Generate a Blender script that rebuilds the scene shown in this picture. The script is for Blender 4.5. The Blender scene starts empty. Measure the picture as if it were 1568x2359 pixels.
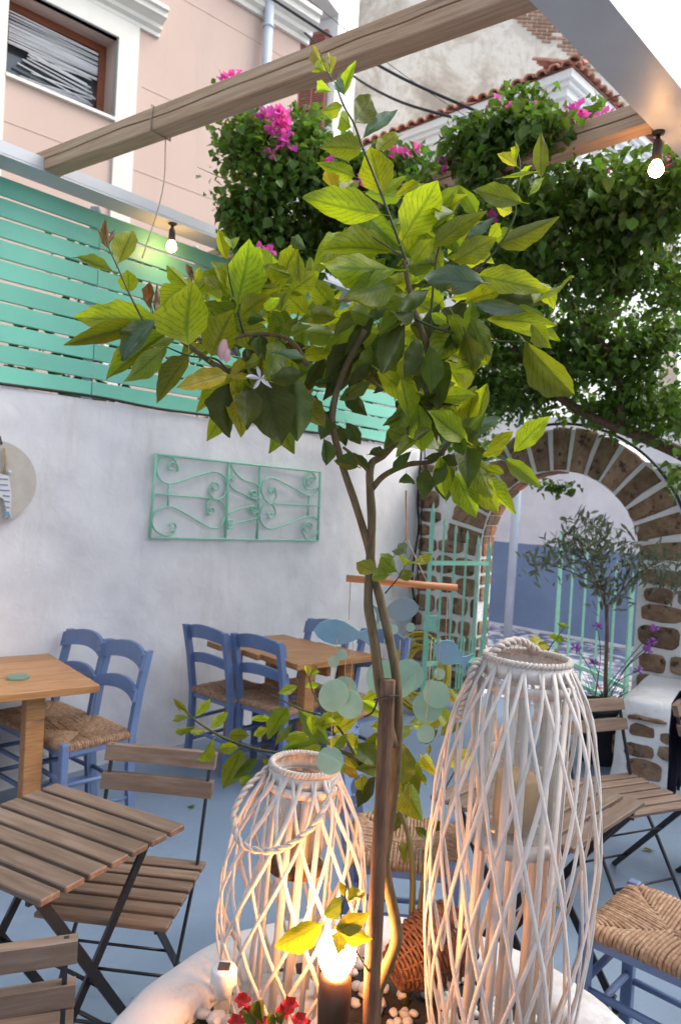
import bpy, math, random
from mathutils import Vector, Matrix, noise
random.seed(7)
R = math.radians
V = Vector
sc = bpy.context.scene
C = sc.collection

# ---------------------------------------------------------------- camera
FD, W0, H0 = 1750.0, 784.0, 1179.5        # focal length in units of a 1568 x 2359 picture
CAM = V((0, 0, 1.70))
PITCH, ROLL = -0.0171, 0.056
F_ = V((0, math.cos(PITCH), math.sin(PITCH)))
U0 = V((0, -math.sin(PITCH), math.cos(PITCH)))
R0 = V((1, 0, 0))
CR = R0 * math.cos(ROLL) + U0 * math.sin(ROLL)
CU = U0 * math.cos(ROLL) - R0 * math.sin(ROLL)
cam = bpy.data.cameras.new('camera')
cam.sensor_fit = 'VERTICAL'
cam.sensor_height = 36.0
cam.sensor_width = 24.0
cam.lens = FD / 2359 * 36.0
cam.clip_start, cam.clip_end = 0.05, 500
cam.dof.use_dof = True
cam.dof.focus_distance = 1.5
cam.dof.aperture_fstop = 7.5
cobj = bpy.data.objects.new('camera', cam)
C.objects.link(cobj)
M = Matrix((CR, CU, -F_)).transposed().to_4x4()
M.translation = CAM
cobj.matrix_world = M
sc.camera = cobj

# ---------------------------------------------------------------- sky, sun, exposure
SUN_EL, SUN_AZ = R(50), R(80)             # azimuth clockwise from +Y
w = bpy.data.worlds.new('World')
sc.world = w
w.use_nodes = True
nt = w.node_tree
nt.nodes.clear()
sky = nt.nodes.new('ShaderNodeTexSky')
sky.sky_type = 'NISHITA'
sky.sun_disc = False
sky.sun_elevation = SUN_EL
sky.sun_rotation = SUN_AZ
sky.dust_density = 3.2
sky.air_density = 1.5
sky.ozone_density = 2.5
hs = nt.nodes.new('ShaderNodeHueSaturation')
hs.inputs['Saturation'].default_value = 0.62   # thin overcast
bg = nt.nodes.new('ShaderNodeBackground')
bg.inputs[1].default_value = 0.15
wo = nt.nodes.new('ShaderNodeOutputWorld')
nt.links.new(sky.outputs[0], hs.inputs['Color'])
nt.links.new(hs.outputs[0], bg.inputs[0])
nt.links.new(bg.outputs[0], wo.inputs[0])
sd = bpy.data.lights.new('sun', 'SUN')
sd.energy = 0.7
sd.angle = R(40)
sd.color = (1.0, 0.96, 0.91)
so = bpy.data.objects.new('sun', sd)
C.objects.link(so)
sv = V((math.sin(SUN_AZ) * math.cos(SUN_EL), math.cos(SUN_AZ) * math.cos(SUN_EL), math.sin(SUN_EL)))
so.rotation_euler = sv.to_track_quat('Z', 'Y').to_euler()
sc.view_settings.view_transform = 'Standard'
sc.view_settings.look = 'None'
sc.view_settings.exposure = 1.3
sc.view_settings.gamma = 1
sc.view_settings.use_curve_mapping = False
sc.render.engine = 'CYCLES'
sc.cycles.use_denoising = True
sc.cycles.max_bounces = 6
sc.cycles.diffuse_bounces = 4
sc.cycles.glossy_bounces = 2
sc.cycles.transmission_bounces = 4
sc.cycles.transparent_max_bounces = 8
sc.cycles.sample_clamp_indirect = 6.0

# ---------------------------------------------------------------- measuring helpers
def ray(x, y):
    return F_ + CR * ((x - W0) / FD) + CU * (-(y - H0) / FD)
def at(x, y, Y):
    d = ray(x, y)
    return CAM + d * (Y / d.y)
def atz(x, y, z):
    d = ray(x, y)
    return CAM + d * ((z - CAM.z) / d.z)
def onpl(x, y, p, n):
    d = ray(x, y)
    return CAM + d * ((p - CAM).dot(n) / d.dot(n))

# ---------------------------------------------------------------- materials
def ramp(nt, fac, stops):
    r = nt.nodes.new('ShaderNodeValToRGB')
    e = r.color_ramp.elements
    while len(e) > 1: e.remove(e[-1])
    e[0].position, e[0].color = stops[0][0], (*stops[0][1], 1)
    for p, c in stops[1:]:
        k = e.new(p); k.color = (*c, 1)
    nt.links.new(fac, r.inputs[0])
    return r.outputs[0]
def nz(nt, vec, scale, detail=4, rough=0.55, dist=0):
    n = nt.nodes.new('ShaderNodeTexNoise')
    n.inputs['Scale'].default_value = scale
    n.inputs['Detail'].default_value = detail
    n.inputs['Roughness'].default_value = rough
    n.inputs['Distortion'].default_value = dist
    nt.links.new(vec, n.inputs['Vector'])
    return n.outputs['Fac']
def math_(nt, op, a, b=None, c=None):
    m = nt.nodes.new('ShaderNodeMath'); m.operation = op
    for i, v in enumerate((a, b, c)):
        if v is None: continue
        if isinstance(v, (int, float)): m.inputs[i].default_value = v
        else: nt.links.new(v, m.inputs[i])
    return m.outputs[0]
def mixc(nt, fac, a, b, mode='MIX'):
    m = nt.nodes.new('ShaderNodeMix'); m.data_type = 'RGBA'; m.blend_type = mode
    if isinstance(fac, (int, float)): m.inputs[0].default_value = fac
    else: nt.links.new(fac, m.inputs[0])
    for i, v in ((6, a), (7, b)):
        if isinstance(v, tuple): m.inputs[i].default_value = (*v, 1)
        else: nt.links.new(v, m.inputs[i])
    return m.outputs[2]
def mapping(nt, scale=(1, 1, 1), coord='Object', jitter=True):
    tc = nt.nodes.new('ShaderNodeTexCoord')
    mp = nt.nodes.new('ShaderNodeMapping')
    mp.inputs['Scale'].default_value = scale
    nt.links.new(tc.outputs[coord], mp.inputs[0])
    if jitter:
        oi = nt.nodes.new('ShaderNodeObjectInfo')
        cx = nt.nodes.new('ShaderNodeCombineXYZ')
        k = math_(nt, 'MULTIPLY', oi.outputs['Random'], 37.0)
        for i in range(3): nt.links.new(k, cx.inputs[i])
        nt.links.new(cx.outputs[0], mp.inputs['Location'])
    return mp.outputs[0]
def newmat(name):
    m = bpy.data.materials.new(name); m.use_nodes = True
    nt = m.node_tree
    return m, nt, nt.nodes['Principled BSDF']
def bump(nt, b, h, strength=0.3, dist=0.01):
    n = nt.nodes.new('ShaderNodeBump')
    n.inputs['Strength'].default_value = strength
    n.inputs['Distance'].default_value = dist
    nt.links.new(h, n.inputs['Height'])
    nt.links.new(n.outputs[0], b.inputs['Normal'])
def mat(name, c1, c2=None, scale=6.0, rough=0.6, stretch=(1, 1, 1), bs=0.0, bd=0.004, spec=0.4, metal=0.0, c3=None,
        dirt=None, dscale=2.0, dlo=0.55, dhi=0.75, var=0.0, jitter=True, fine=None):
    m, nt, b = newmat(name)
    vec = mapping(nt, stretch, jitter=jitter)
    f = nz(nt, vec, scale, 5, 0.6)
    c2 = c2 or tuple(x * 0.8 for x in c1)
    stops = [(0.3, c2), (0.68, c1)]
    if c3: stops = [(0.25, c2), (0.5, c1), (0.75, c3)]
    col = ramp(nt, f, stops)
    if dirt:
        f2 = nz(nt, vec, dscale, 6, 0.65)
        k = ramp(nt, f2, [(dlo, (0, 0, 0)), (dhi, (1, 1, 1))])
        col = mixc(nt, k, col, dirt)
    if var:
        oi = nt.nodes.new('ShaderNodeObjectInfo')
        h = nt.nodes.new('ShaderNodeHueSaturation')
        nt.links.new(math_(nt, 'MULTIPLY_ADD', oi.outputs['Random'], 2 * var, 1 - var), h.inputs['Value'])
        nt.links.new(col, h.inputs['Color'])
        col = h.outputs[0]
    nt.links.new(col, b.inputs['Base Color'])
    b.inputs['Roughness'].default_value = rough
    b.inputs['Specular IOR Level'].default_value = spec
    b.inputs['Metallic'].default_value = metal
    if bs:
        h = f
        if fine:
            h = math_(nt, 'ADD', f, math_(nt, 'MULTIPLY', nz(nt, vec, fine, 4, 0.6), 0.35))
        bump(nt, b, h, bs, bd)
    return m
def leafmat(name, lam, vein, under=None, trans=0.45, rough=0.38, gloss=0.5, nv=9.0, var=0.25, hue=0.02, tmul=1.6):
    m, nt, b = newmat(name)
    uv = nt.nodes.new('ShaderNodeUVMap')
    sp = nt.nodes.new('ShaderNodeSeparateXYZ')
    nt.links.new(uv.outputs[0], sp.inputs[0])
    u = math_(nt, 'ABSOLUTE', math_(nt, 'MULTIPLY_ADD', sp.outputs[0], 2.0, -1.0))
    tc = nt.nodes.new('ShaderNodeTexCoord')
    n0 = nz(nt, tc.outputs['Object'], 14, 3)
    ph = math_(nt, 'ADD', math_(nt, 'MULTIPLY_ADD', u, -3.2, math_(nt, 'MULTIPLY', sp.outputs[1], nv)), math_(nt, 'MULTIPLY', n0, 0.9))
    fr = math_(nt, 'ABSOLUTE', math_(nt, 'MULTIPLY_ADD', math_(nt, 'FRACT', ph), 2.0, -1.0))   # 0 on the vein
    vn = math_(nt, 'MAXIMUM', math_(nt, 'SUBTRACT', 1.0, math_(nt, 'MULTIPLY', fr, 3.6)), math_(nt, 'SUBTRACT', 1.0, math_(nt, 'MULTIPLY', u, 7.0)))
    vn = math_(nt, 'MAXIMUM', vn, 0.0)
    blot = ramp(nt, nz(nt, tc.outputs['Object'], 5, 3), [(0.35, (0, 0, 0)), (0.7, (1, 1, 1))])
    fac = math_(nt, 'MINIMUM', math_(nt, 'ADD', math_(nt, 'MULTIPLY', vn, 0.7), math_(nt, 'MULTIPLY', blot, 0.4)), 1.0)
    col = mixc(nt, fac, lam, vein)
    spots = ramp(nt, nz(nt, tc.outputs['Object'], 9, 5, 0.75), [(0.66, (0, 0, 0)), (0.72, (1, 1, 1))])
    col = mixc(nt, math_(nt, 'MULTIPLY', spots, 0.55), col, (0.22, 0.15, 0.03) if lam[1] > lam[0] * 0.8 else vein)
    oi = nt.nodes.new('ShaderNodeObjectInfo')
    h = nt.nodes.new('ShaderNodeHueSaturation')
    nt.links.new(math_(nt, 'MULTIPLY_ADD', oi.outputs['Random'], 2 * var, 1 - var), h.inputs['Value'])
    nt.links.new(math_(nt, 'MULTIPLY_ADD', oi.outputs['Random'], 2 * hue, 0.5 - hue), h.inputs['Hue'])
    nt.links.new(col, h.inputs['Color'])
    col = h.outputs[0]
    nt.links.new(col, b.inputs['Base Color'])
    b.inputs['Roughness'].default_value = rough
    b.inputs['Specular IOR Level'].default_value = gloss
    bump(nt, b, fr, 0.12, 0.002)
    tr = nt.nodes.new('ShaderNodeBsdfTranslucent')
    tcol = mixc(nt, 1.0, col, (tmul, tmul * 1.0, tmul * 0.7), 'MULTIPLY')
    nt.links.new(tcol, tr.inputs[0])
    mx = nt.nodes.new('ShaderNodeMixShader')
    mx.inputs[0].default_value = trans
    nt.links.new(b.outputs[0], mx.inputs[1]); nt.links.new(tr.outputs[0], mx.inputs[2])
    nt.links.new(mx.outputs[0], nt.nodes['Material Output'].inputs[0])
    return m
def emitmat(name, col, strength):
    m, nt, b = newmat(name)
    b.inputs['Base Color'].default_value = (0.8, 0.7, 0.5, 1)
    b.inputs['Emission Color'].default_value = (*col, 1)
    b.inputs['Emission Strength'].default_value = strength
    return m
def plaster(name, c1, c2, stain, bs=0.5, bd=0.03, scale=2.2, slo=0.56, shi=0.82):
    m, nt, b = newmat(name)
    vec = mapping(nt, jitter=False)
    big = nz(nt, vec, scale, 6, 0.6)
    col = ramp(nt, big, [(0.3, c2), (0.65, c1)])
    st = mapping(nt, (3.0, 3.0, 0.5), jitter=False)
    k = ramp(nt, nz(nt, st, 1.3, 6, 0.7), [(slo, (0, 0, 0)), (shi, (1, 1, 1))])
    col = mixc(nt, math_(nt, 'MULTIPLY', k, 0.6), col, stain)
    sm = ramp(nt, nz(nt, vec, 45, 2), [(0.7, (0, 0, 0)), (0.78, (1, 1, 1))])
    col = mixc(nt, math_(nt, 'MULTIPLY', sm, 0.12), col, stain)
    nt.links.new(col, b.inputs['Base Color'])
    b.inputs['Roughness'].default_value = 0.85
    b.inputs['Specular IOR Level'].default_value = 0.2
    h = math_(nt, 'ADD', nz(nt, vec, 7, 5, 0.55, 0.4), math_(nt, 'MULTIPLY', nz(nt, vec, 40, 3), 0.12))
    bump(nt, b, h, bs, bd)
    return m

MT = {}
MT['wall'] = plaster('whitewash', (0.76, 0.74, 0.74), (0.63, 0.61, 0.62), (0.46, 0.39, 0.34), 0.3, 0.02)
MT['mortar'] = plaster('white mortar', (0.78, 0.76, 0.74), (0.68, 0.65, 0.62), (0.40, 0.35, 0.30), 0.8, 0.03, 5)
MT['rim'] = plaster('white planter paint', (0.62, 0.60, 0.59), (0.52, 0.49, 0.47), (0.30, 0.23, 0.18), 0.5, 0.012, 6, 0.54, 0.7)
MT['pink'] = plaster('pink render', (0.57, 0.42, 0.35), (0.53, 0.385, 0.32), (0.43, 0.34, 0.30), 0.12, 0.01, 0.8)
MT['cream'] = mat('cream trim', (0.74, 0.70, 0.62), (0.66, 0.62, 0.55), 3, 0.7)
MT['whitehouse'] = plaster('white house paint', (0.83, 0.81, 0.77), (0.76, 0.73, 0.68), (0.5, 0.43, 0.36), 0.2, 0.02, 0.8)
MT['mint'] = mat('mint paint', (0.185, 0.53, 0.40), (0.155, 0.475, 0.355), 2.5, 0.45, bs=0.05, dirt=(0.13, 0.42, 0.33), dscale=1.4, dlo=0.6, dhi=0.9, var=0.07)
MT['mintmetal'] = mat('mint metal paint', (0.30, 0.62, 0.46), (0.24, 0.54, 0.39), 30, 0.4, bs=0.15, bd=0.002, dirt=(0.20, 0.30, 0.17), dscale=25, dlo=0.62, dhi=0.7)
MT['blue'] = mat('blue chair paint', (0.15, 0.215, 0.375), (0.12, 0.175, 0.315), 8, 0.42, bs=0.12, bd=0.002, dirt=(0.17, 0.25, 0.45), dscale=22, dlo=0.63, dhi=0.72, var=0.08)
MT['rush'] = mat('rush', (0.34, 0.20, 0.115), (0.17, 0.09, 0.05), 60, 0.75, (1, 1, 1), 0.5, 0.003, c3=(0.50, 0.35, 0.22))
MT['greywood'] = mat('weathered brown slats', (0.165, 0.105, 0.07), (0.10, 0.062, 0.042), 6, 0.6, (0.9, 9, 9), 0.3, 0.002, c3=(0.225, 0.165, 0.125), dirt=(0.075, 0.048, 0.036), dscale=2.2, dlo=0.6, dhi=0.74, var=0.18)
MT['pinewood'] = mat('oiled pine', (0.42, 0.20, 0.075), (0.25, 0.105, 0.035), 5, 0.42, (1.2, 14, 14), 0.15, 0.002, c3=(0.52, 0.28, 0.12), dirt=(0.10, 0.07, 0.06), dscale=1.6, dlo=0.62, dhi=0.72, var=0.15)
MT['beam'] = mat('weathered beam', (0.43, 0.27, 0.165), (0.29, 0.175, 0.105), 5, 0.75, (0.7, 18, 18), 0.5, 0.004, c3=(0.50, 0.36, 0.26), dirt=(0.13, 0.085, 0.055), dscale=1.5, dlo=0.6, dhi=0.75, fine=30)
MT['black'] = mat('black steel', (0.018, 0.016, 0.018), (0.010, 0.009, 0.010), 30, 0.38, bs=0.05, spec=0.5)
MT['steel'] = mat('grey painted steel', (0.52, 0.53, 0.54), (0.43, 0.44, 0.46), 3, 0.45, bs=0.05, dirt=(0.26, 0.22, 0.18), dscale=4, dlo=0.62, dhi=0.8)
MT['zinc'] = mat('galvanised pipe', (0.52, 0.56, 0.62), (0.42, 0.46, 0.52), 5, 0.4)
MT['floor'] = None
MT['stone'] = mat('brown sandstone', (0.25, 0.155, 0.095), (0.11, 0.064, 0.04), 9, 0.9, bs=1.0, bd=0.03, c3=(0.34, 0.235, 0.16), dirt=(0.05, 0.033, 0.024), dscale=13, dlo=0.56, dhi=0.66, var=0.28, fine=45, spec=0.2)
MT['brickred'] = mat('red arch brick', (0.33, 0.13, 0.075), (0.22, 0.085, 0.05), 9, 0.9, bs=0.7, bd=0.01, c3=(0.42, 0.22, 0.14), var=0.2, spec=0.2)
MT['bark'] = mat('citrus bark', (0.12, 0.08, 0.036), (0.05, 0.034, 0.017), 20, 0.8, (3, 3, 0.8), 0.6, 0.004, c3=(0.17, 0.14, 0.075))
MT['twig'] = mat('green twig', (0.065, 0.068, 0.022), (0.035, 0.038, 0.013), 20, 0.55)
MT['stake'] = mat('brown stake', (0.17, 0.09, 0.05), (0.07, 0.035, 0.02), 12, 0.8, (6, 6, .8), 0.9, 0.006, dirt=(0.05, 0.028, 0.016), dscale=7, dlo=0.55, dhi=0.65)
MT['vinebark'] = mat('vine bark', (0.13, 0.075, 0.05), (0.06, 0.036, 0.025), 14, 0.9, (3, 3, 3), 0.6, 0.008)
MT['soil'] = mat('potting soil', (0.045, 0.033, 0.026), (0.018, 0.013, 0.010), 30, 0.95, bs=1.0, bd=0.02)
MT['pebble'] = mat('white pebble', (0.58, 0.55, 0.53), (0.42, 0.39, 0.37), 14, 0.6, bs=0.1, var=0.12)
MT['cane'] = mat('whitewashed cane', (0.62, 0.57, 0.53), (0.50, 0.45, 0.41), 10, 0.6, (8, 8, 1.5), 0.2, 0.002, dirt=(0.40, 0.30, 0.24), dscale=14, dlo=0.72, dhi=0.85, var=0.10)
MT['rope'] = mat('cotton rope', (0.56, 0.50, 0.45), (0.36, 0.30, 0.26), 90, 0.9, bs=0.5, bd=0.003)
MT['wicker'] = mat('brown wicker', (0.14, 0.06, 0.03), (0.07, 0.03, 0.015), 25, 0.6, bs=0.4, bd=0.003, var=0.2)
MT['pot'] = mat('dark plastic pot', (0.022, 0.022, 0.026), (0.014, 0.014, 0.017), 6, 0.5)
MT['cloth'] = mat('dark navy cloth', (0.014, 0.015, 0.028), (0.007, 0.007, 0.014), 60, 0.95, bs=0.3, bd=0.002, spec=0.1)
MT['tile'] = mat('terracotta tile', (0.42, 0.19, 0.125), (0.28, 0.12, 0.08), 5, 0.85, bs=0.3, c3=(0.52, 0.30, 0.22), dirt=(0.30, 0.25, 0.20), dscale=3, dlo=0.6, dhi=0.75, var=0.22)
MT['redwood'] = mat('red brown shutter', (0.40, 0.14, 0.10), (0.34, 0.11, 0.08), 4, 0.5, var=0.1)
MT['brownframe'] = mat('brown window frame', (0.27, 0.085, 0.04), (0.20, 0.06, 0.03), 6, 0.45, (1, 1, 6))
MT['blind'] = mat('grey blind slat', (0.62, 0.61, 0.62), (0.52, 0.51, 0.52), 6, 0.5, var=0.35)
MT['cable'] = mat('black cable', (0.012, 0.012, 0.013), None, 5, 0.5)
MT['hose'] = mat('yellow hose', (0.55, 0.40, 0.02), (0.45, 0.32, 0.02), 8, 0.4)
MT['string'] = mat('jute string', (0.42, 0.33, 0.22), (0.3, 0.22, 0.15), 60, 0.9)
MT['pole'] = MT['zinc']
MT['dowel'] = mat('orange dowel', (0.45, 0.19, 0.075), (0.34, 0.13, 0.05), 9, 0.5, (1, 8, 8))
MT['fish'] = mat('blue painted wood', (0.20, 0.37, 0.48), (0.16, 0.30, 0.40), 12, 0.6, bs=0.1, var=0.2)
MT['greyfish'] = mat('grey blue painted wood', (0.20, 0.27, 0.30), (0.16, 0.22, 0.25), 12, 0.6, bs=0.1)
MT['linen'] = mat('speckled stone plaque', (0.52, 0.47, 0.41), (0.43, 0.38, 0.33), 12, 0.9, bs=0.3, dirt=(0.20, 0.12, 0.07), dscale=7, dlo=0.68, dhi=0.74)
MT['white'] = mat('white plastic', (0.62, 0.61, 0.60), (0.55, 0.54, 0.53), 4, 0.35)
MT['socket'] = mat('brown bakelite', (0.045, 0.028, 0.02), (0.03, 0.018, 0.013), 8, 0.35)
MT['bract'] = None
MT['red'] = mat('red petal', (0.50, 0.02, 0.015), (0.38, 0.012, 0.012), 30, 0.5, var=0.2)
MT['purple'] = mat('purple petal', (0.36, 0.13, 0.46), (0.28, 0.09, 0.38), 30, 0.6, var=0.2)
MT['whitepetal'] = mat('lemon blossom petal', (0.78, 0.76, 0.72), (0.70, 0.62, 0.62), 20, 0.5)
MT['bud'] = mat('pink bud', (0.62, 0.38, 0.40), (0.5, 0.28, 0.30), 20, 0.5)
MT['stair'] = MT['cream']
MT['bulb'] = emitmat('lit bulb glass', (1.0, 0.50, 0.17), 36.0)
MT['biglamp'] = emitmat('lit garden bulb', (1.0, 0.40, 0.12), 105.0)
MT['candle'] = mat('ochre candle', (0.52, 0.33, 0.10), (0.45, 0.28, 0.09), 6, 0.5)
MT['young'] = leafmat('young lemon leaf', (0.275, 0.305, 0.010), (0.085, 0.14, 0.008), trans=0.6, tmul=1.75, var=0.22)
MT['mature'] = leafmat('mature lemon leaf', (0.155, 0.18, 0.010), (0.06, 0.093, 0.008), trans=0.5, tmul=1.7, var=0.25)
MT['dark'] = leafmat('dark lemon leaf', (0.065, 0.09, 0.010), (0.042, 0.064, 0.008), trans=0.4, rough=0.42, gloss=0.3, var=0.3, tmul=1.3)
MT['brownleaf'] = leafmat('bronze lemon shoot', (0.20, 0.11, 0.03), (0.12, 0.06, 0.02), trans=0.35)
MT['yellow'] = leafmat('yellowing lemon leaf', (0.42, 0.33, 0.02), (0.16, 0.20, 0.02), trans=0.45, tmul=1.5)
MT['pale'] = leafmat('glossy lemon leaf', (0.10, 0.16, 0.06), (0.06, 0.11, 0.04), trans=0.15, rough=0.16, gloss=1.0)
MT['vineleaf'] = leafmat('bougainvillea leaf', (0.09, 0.155, 0.02), (0.055, 0.10, 0.014), trans=0.45, rough=0.4, nv=5, var=0.5, hue=0.03, tmul=1.7)
MT['oliveleaf'] = leafmat('olive leaf', (0.15, 0.175, 0.11), (0.11, 0.13, 0.08), trans=0.2, rough=0.45, nv=1, var=0.3)
MT['grassleaf'] = leafmat('strap leaf', (0.055, 0.095, 0.025), (0.04, 0.07, 0.02), trans=0.25, nv=1, var=0.3)
MT['bract'] = leafmat('magenta bract', (0.76, 0.13, 0.54), (0.62, 0.07, 0.40), trans=0.45, rough=0.7, gloss=0.2, nv=4, var=0.2, tmul=1.3)
def glassy():
    m, nt, b = newmat('frosted sea-green disc')
    vec = mapping(nt)
    nt.links.new(ramp(nt, nz(nt, vec, 30, 3), [(0.3, (0.33, 0.45, 0.38)), (0.7, (0.46, 0.57, 0.49))]), b.inputs['Base Color'])
    b.inputs['Roughness'].default_value = 0.35
    tr = nt.nodes.new('ShaderNodeBsdfTranslucent'); tr.inputs[0].default_value = (0.55, 0.70, 0.60, 1)
    tp = nt.nodes.new('ShaderNodeBsdfTransparent'); tp.inputs[0].default_value = (0.75, 0.92, 0.83, 1)
    a = nt.nodes.new('ShaderNodeMixShader'); a.inputs[0].default_value = 0.45
    c = nt.nodes.new('ShaderNodeMixShader'); c.inputs[0].default_value = 0.38
    nt.links.new(b.outputs[0], a.inputs[1]); nt.links.new(tr.outputs[0], a.inputs[2])
    nt.links.new(a.outputs[0], c.inputs[1]); nt.links.new(tp.outputs[0], c.inputs[2])
    nt.links.new(c.outputs[0], nt.nodes['Material Output'].inputs[0])
    return m
MT['disc'] = glassy()
def glass(name, tint, mixf):
    m, nt, b = newmat(name)
    b.inputs['Base Color'].default_value = (*tint, 1)
    b.inputs['Roughness'].default_value = 0.06
    b.inputs['Specular IOR Level'].default_value = 0.9
    tp = nt.nodes.new('ShaderNodeBsdfTransparent')
    c = nt.nodes.new('ShaderNodeMixShader'); c.inputs[0].default_value = mixf
    nt.links.new(b.outputs[0], c.inputs[1]); nt.links.new(tp.outputs[0], c.inputs[2])
    nt.links.new(c.outputs[0], nt.nodes['Material Output'].inputs[0])
    return m
MT['pane'] = glass('window pane', (0.10, 0.12, 0.14), 0.45)
MT['jar'] = glass('glass jar', (0.5, 0.5, 0.45), 0.8)
MT['solar'] = mat('solar cell', (0.03, 0.028, 0.03), (0.05, 0.045, 0.04), 20, 0.2)
def floormat():
    m, nt, b = newmat('blue grey painted concrete')
    vec = mapping(nt, jitter=False)
    a = nz(nt, vec, 1.6, 6, 0.6)
    col = ramp(nt, a, [(0.3, (0.155, 0.21, 0.285)), (0.7, (0.205, 0.275, 0.365))])
    k = ramp(nt, nz(nt, vec, 5, 6, 0.7), [(0.58, (0, 0, 0)), (0.75, (1, 1, 1))])
    col = mixc(nt, math_(nt, 'MULTIPLY', k, 0.35), col, (0.28, 0.31, 0.34))
    k = ramp(nt, nz(nt, vec, 60, 2), [(0.70, (0, 0, 0)), (0.74, (1, 1, 1))])
    col = mixc(nt, math_(nt, 'MULTIPLY', k, 0.5), col, (0.12, 0.13, 0.14))
    nt.links.new(col, b.inputs['Base Color'])
    nt.links.new(ramp(nt, a, [(0.3, (0.4, 0.4, 0.4)), (0.7, (0.6, 0.6, 0.6))]), b.inputs['Roughness'])
    k = ramp(nt, nz(nt, vec, 0.9, 7, 0.75, 0.6), [(0.52, (0, 0, 0)), (0.66, (1, 1, 1))])
    col2 = mixc(nt, math_(nt, 'MULTIPLY', k, 0.5), col, (0.135, 0.165, 0.205))
    v = nt.nodes.new('ShaderNodeTexVoronoi'); v.inputs['Scale'].default_value = 9; nt.links.new(vec, v.inputs['Vector'])
    k = ramp(nt, v.outputs['Distance'], [(0.035, (1, 1, 1)), (0.06, (0, 0, 0))])
    col2 = mixc(nt, math_(nt, 'MULTIPLY', k, 0.5), col2, (0.09, 0.085, 0.075))
    nt.links.new(col2, b.inputs['Base Color'])
    bump(nt, b, nz(nt, vec, 25, 5), 0.15, 0.006)
    return m
MT['floor'] = floormat()
def cobbles():
    m, nt, b = newmat('blue and white pebble paving')
    vec = mapping(nt, (1, 1, 1), jitter=False)
    v = nt.nodes.new('ShaderNodeTexVoronoi'); v.inputs['Scale'].default_value = 11
    nt.links.new(vec, v.inputs['Vector'])
    sp = nt.nodes.new('ShaderNodeSeparateColor'); nt.links.new(v.outputs['Color'], sp.inputs[0])
    col = ramp(nt, sp.outputs[0], [(0.0, (0.10, 0.13, 0.22)), (0.4, (0.20, 0.23, 0.32)), (0.55, (0.62, 0.62, 0.66)), (0.8, (0.70, 0.69, 0.70)), (0.95, (0.30, 0.16, 0.15))])
    nt.links.new(col, b.inputs['Base Color'])
    b.inputs['Roughness'].default_value = 0.7
    bump(nt, b, v.outputs['Distance'], 0.6, 0.03)
    return m
MT['cobble'] = cobbles()
def oldwall():
    m, nt, b = newmat('old plaster over brick')
    vec = mapping(nt, jitter=False)
    a = nz(nt, vec, 0.6, 8, 0.7, 0.3)
    col = ramp(nt, a, [(0.38, (0.44, 0.35, 0.27)), (0.47, (0.63, 0.53, 0.42)), (0.55, (0.82, 0.73, 0.61)), (0.62, (0.64, 0.55, 0.45))])
    st = nz(nt, mapping(nt, (2.5, 1, 0.35), jitter=False), 1.2, 6, 0.7)
    col = mixc(nt, ramp(nt, st, [(0.55, (0, 0, 0)), (0.8, (0.5, 0.5, 0.5))]), col, (0.42, 0.36, 0.31))
    nt.links.new(col, b.inputs['Base Color'])
    b.inputs['Roughness'].default_value = 0.9
    bump(nt, b, a, 0.4, 0.05)
    return m
MT['oldwall'] = oldwall()
MT['oldbrick'] = mat('old pale brick', (0.40, 0.23, 0.15), (0.28, 0.15, 0.10), 3, 0.9, bs=0.4, c3=(0.50, 0.36, 0.27), var=0.25)
MT['dadoblue'] = plaster('blue dado paint', (0.20, 0.27, 0.395), (0.165, 0.225, 0.34), (0.26, 0.31, 0.40), 0.3, 0.02, 1.5)

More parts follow.
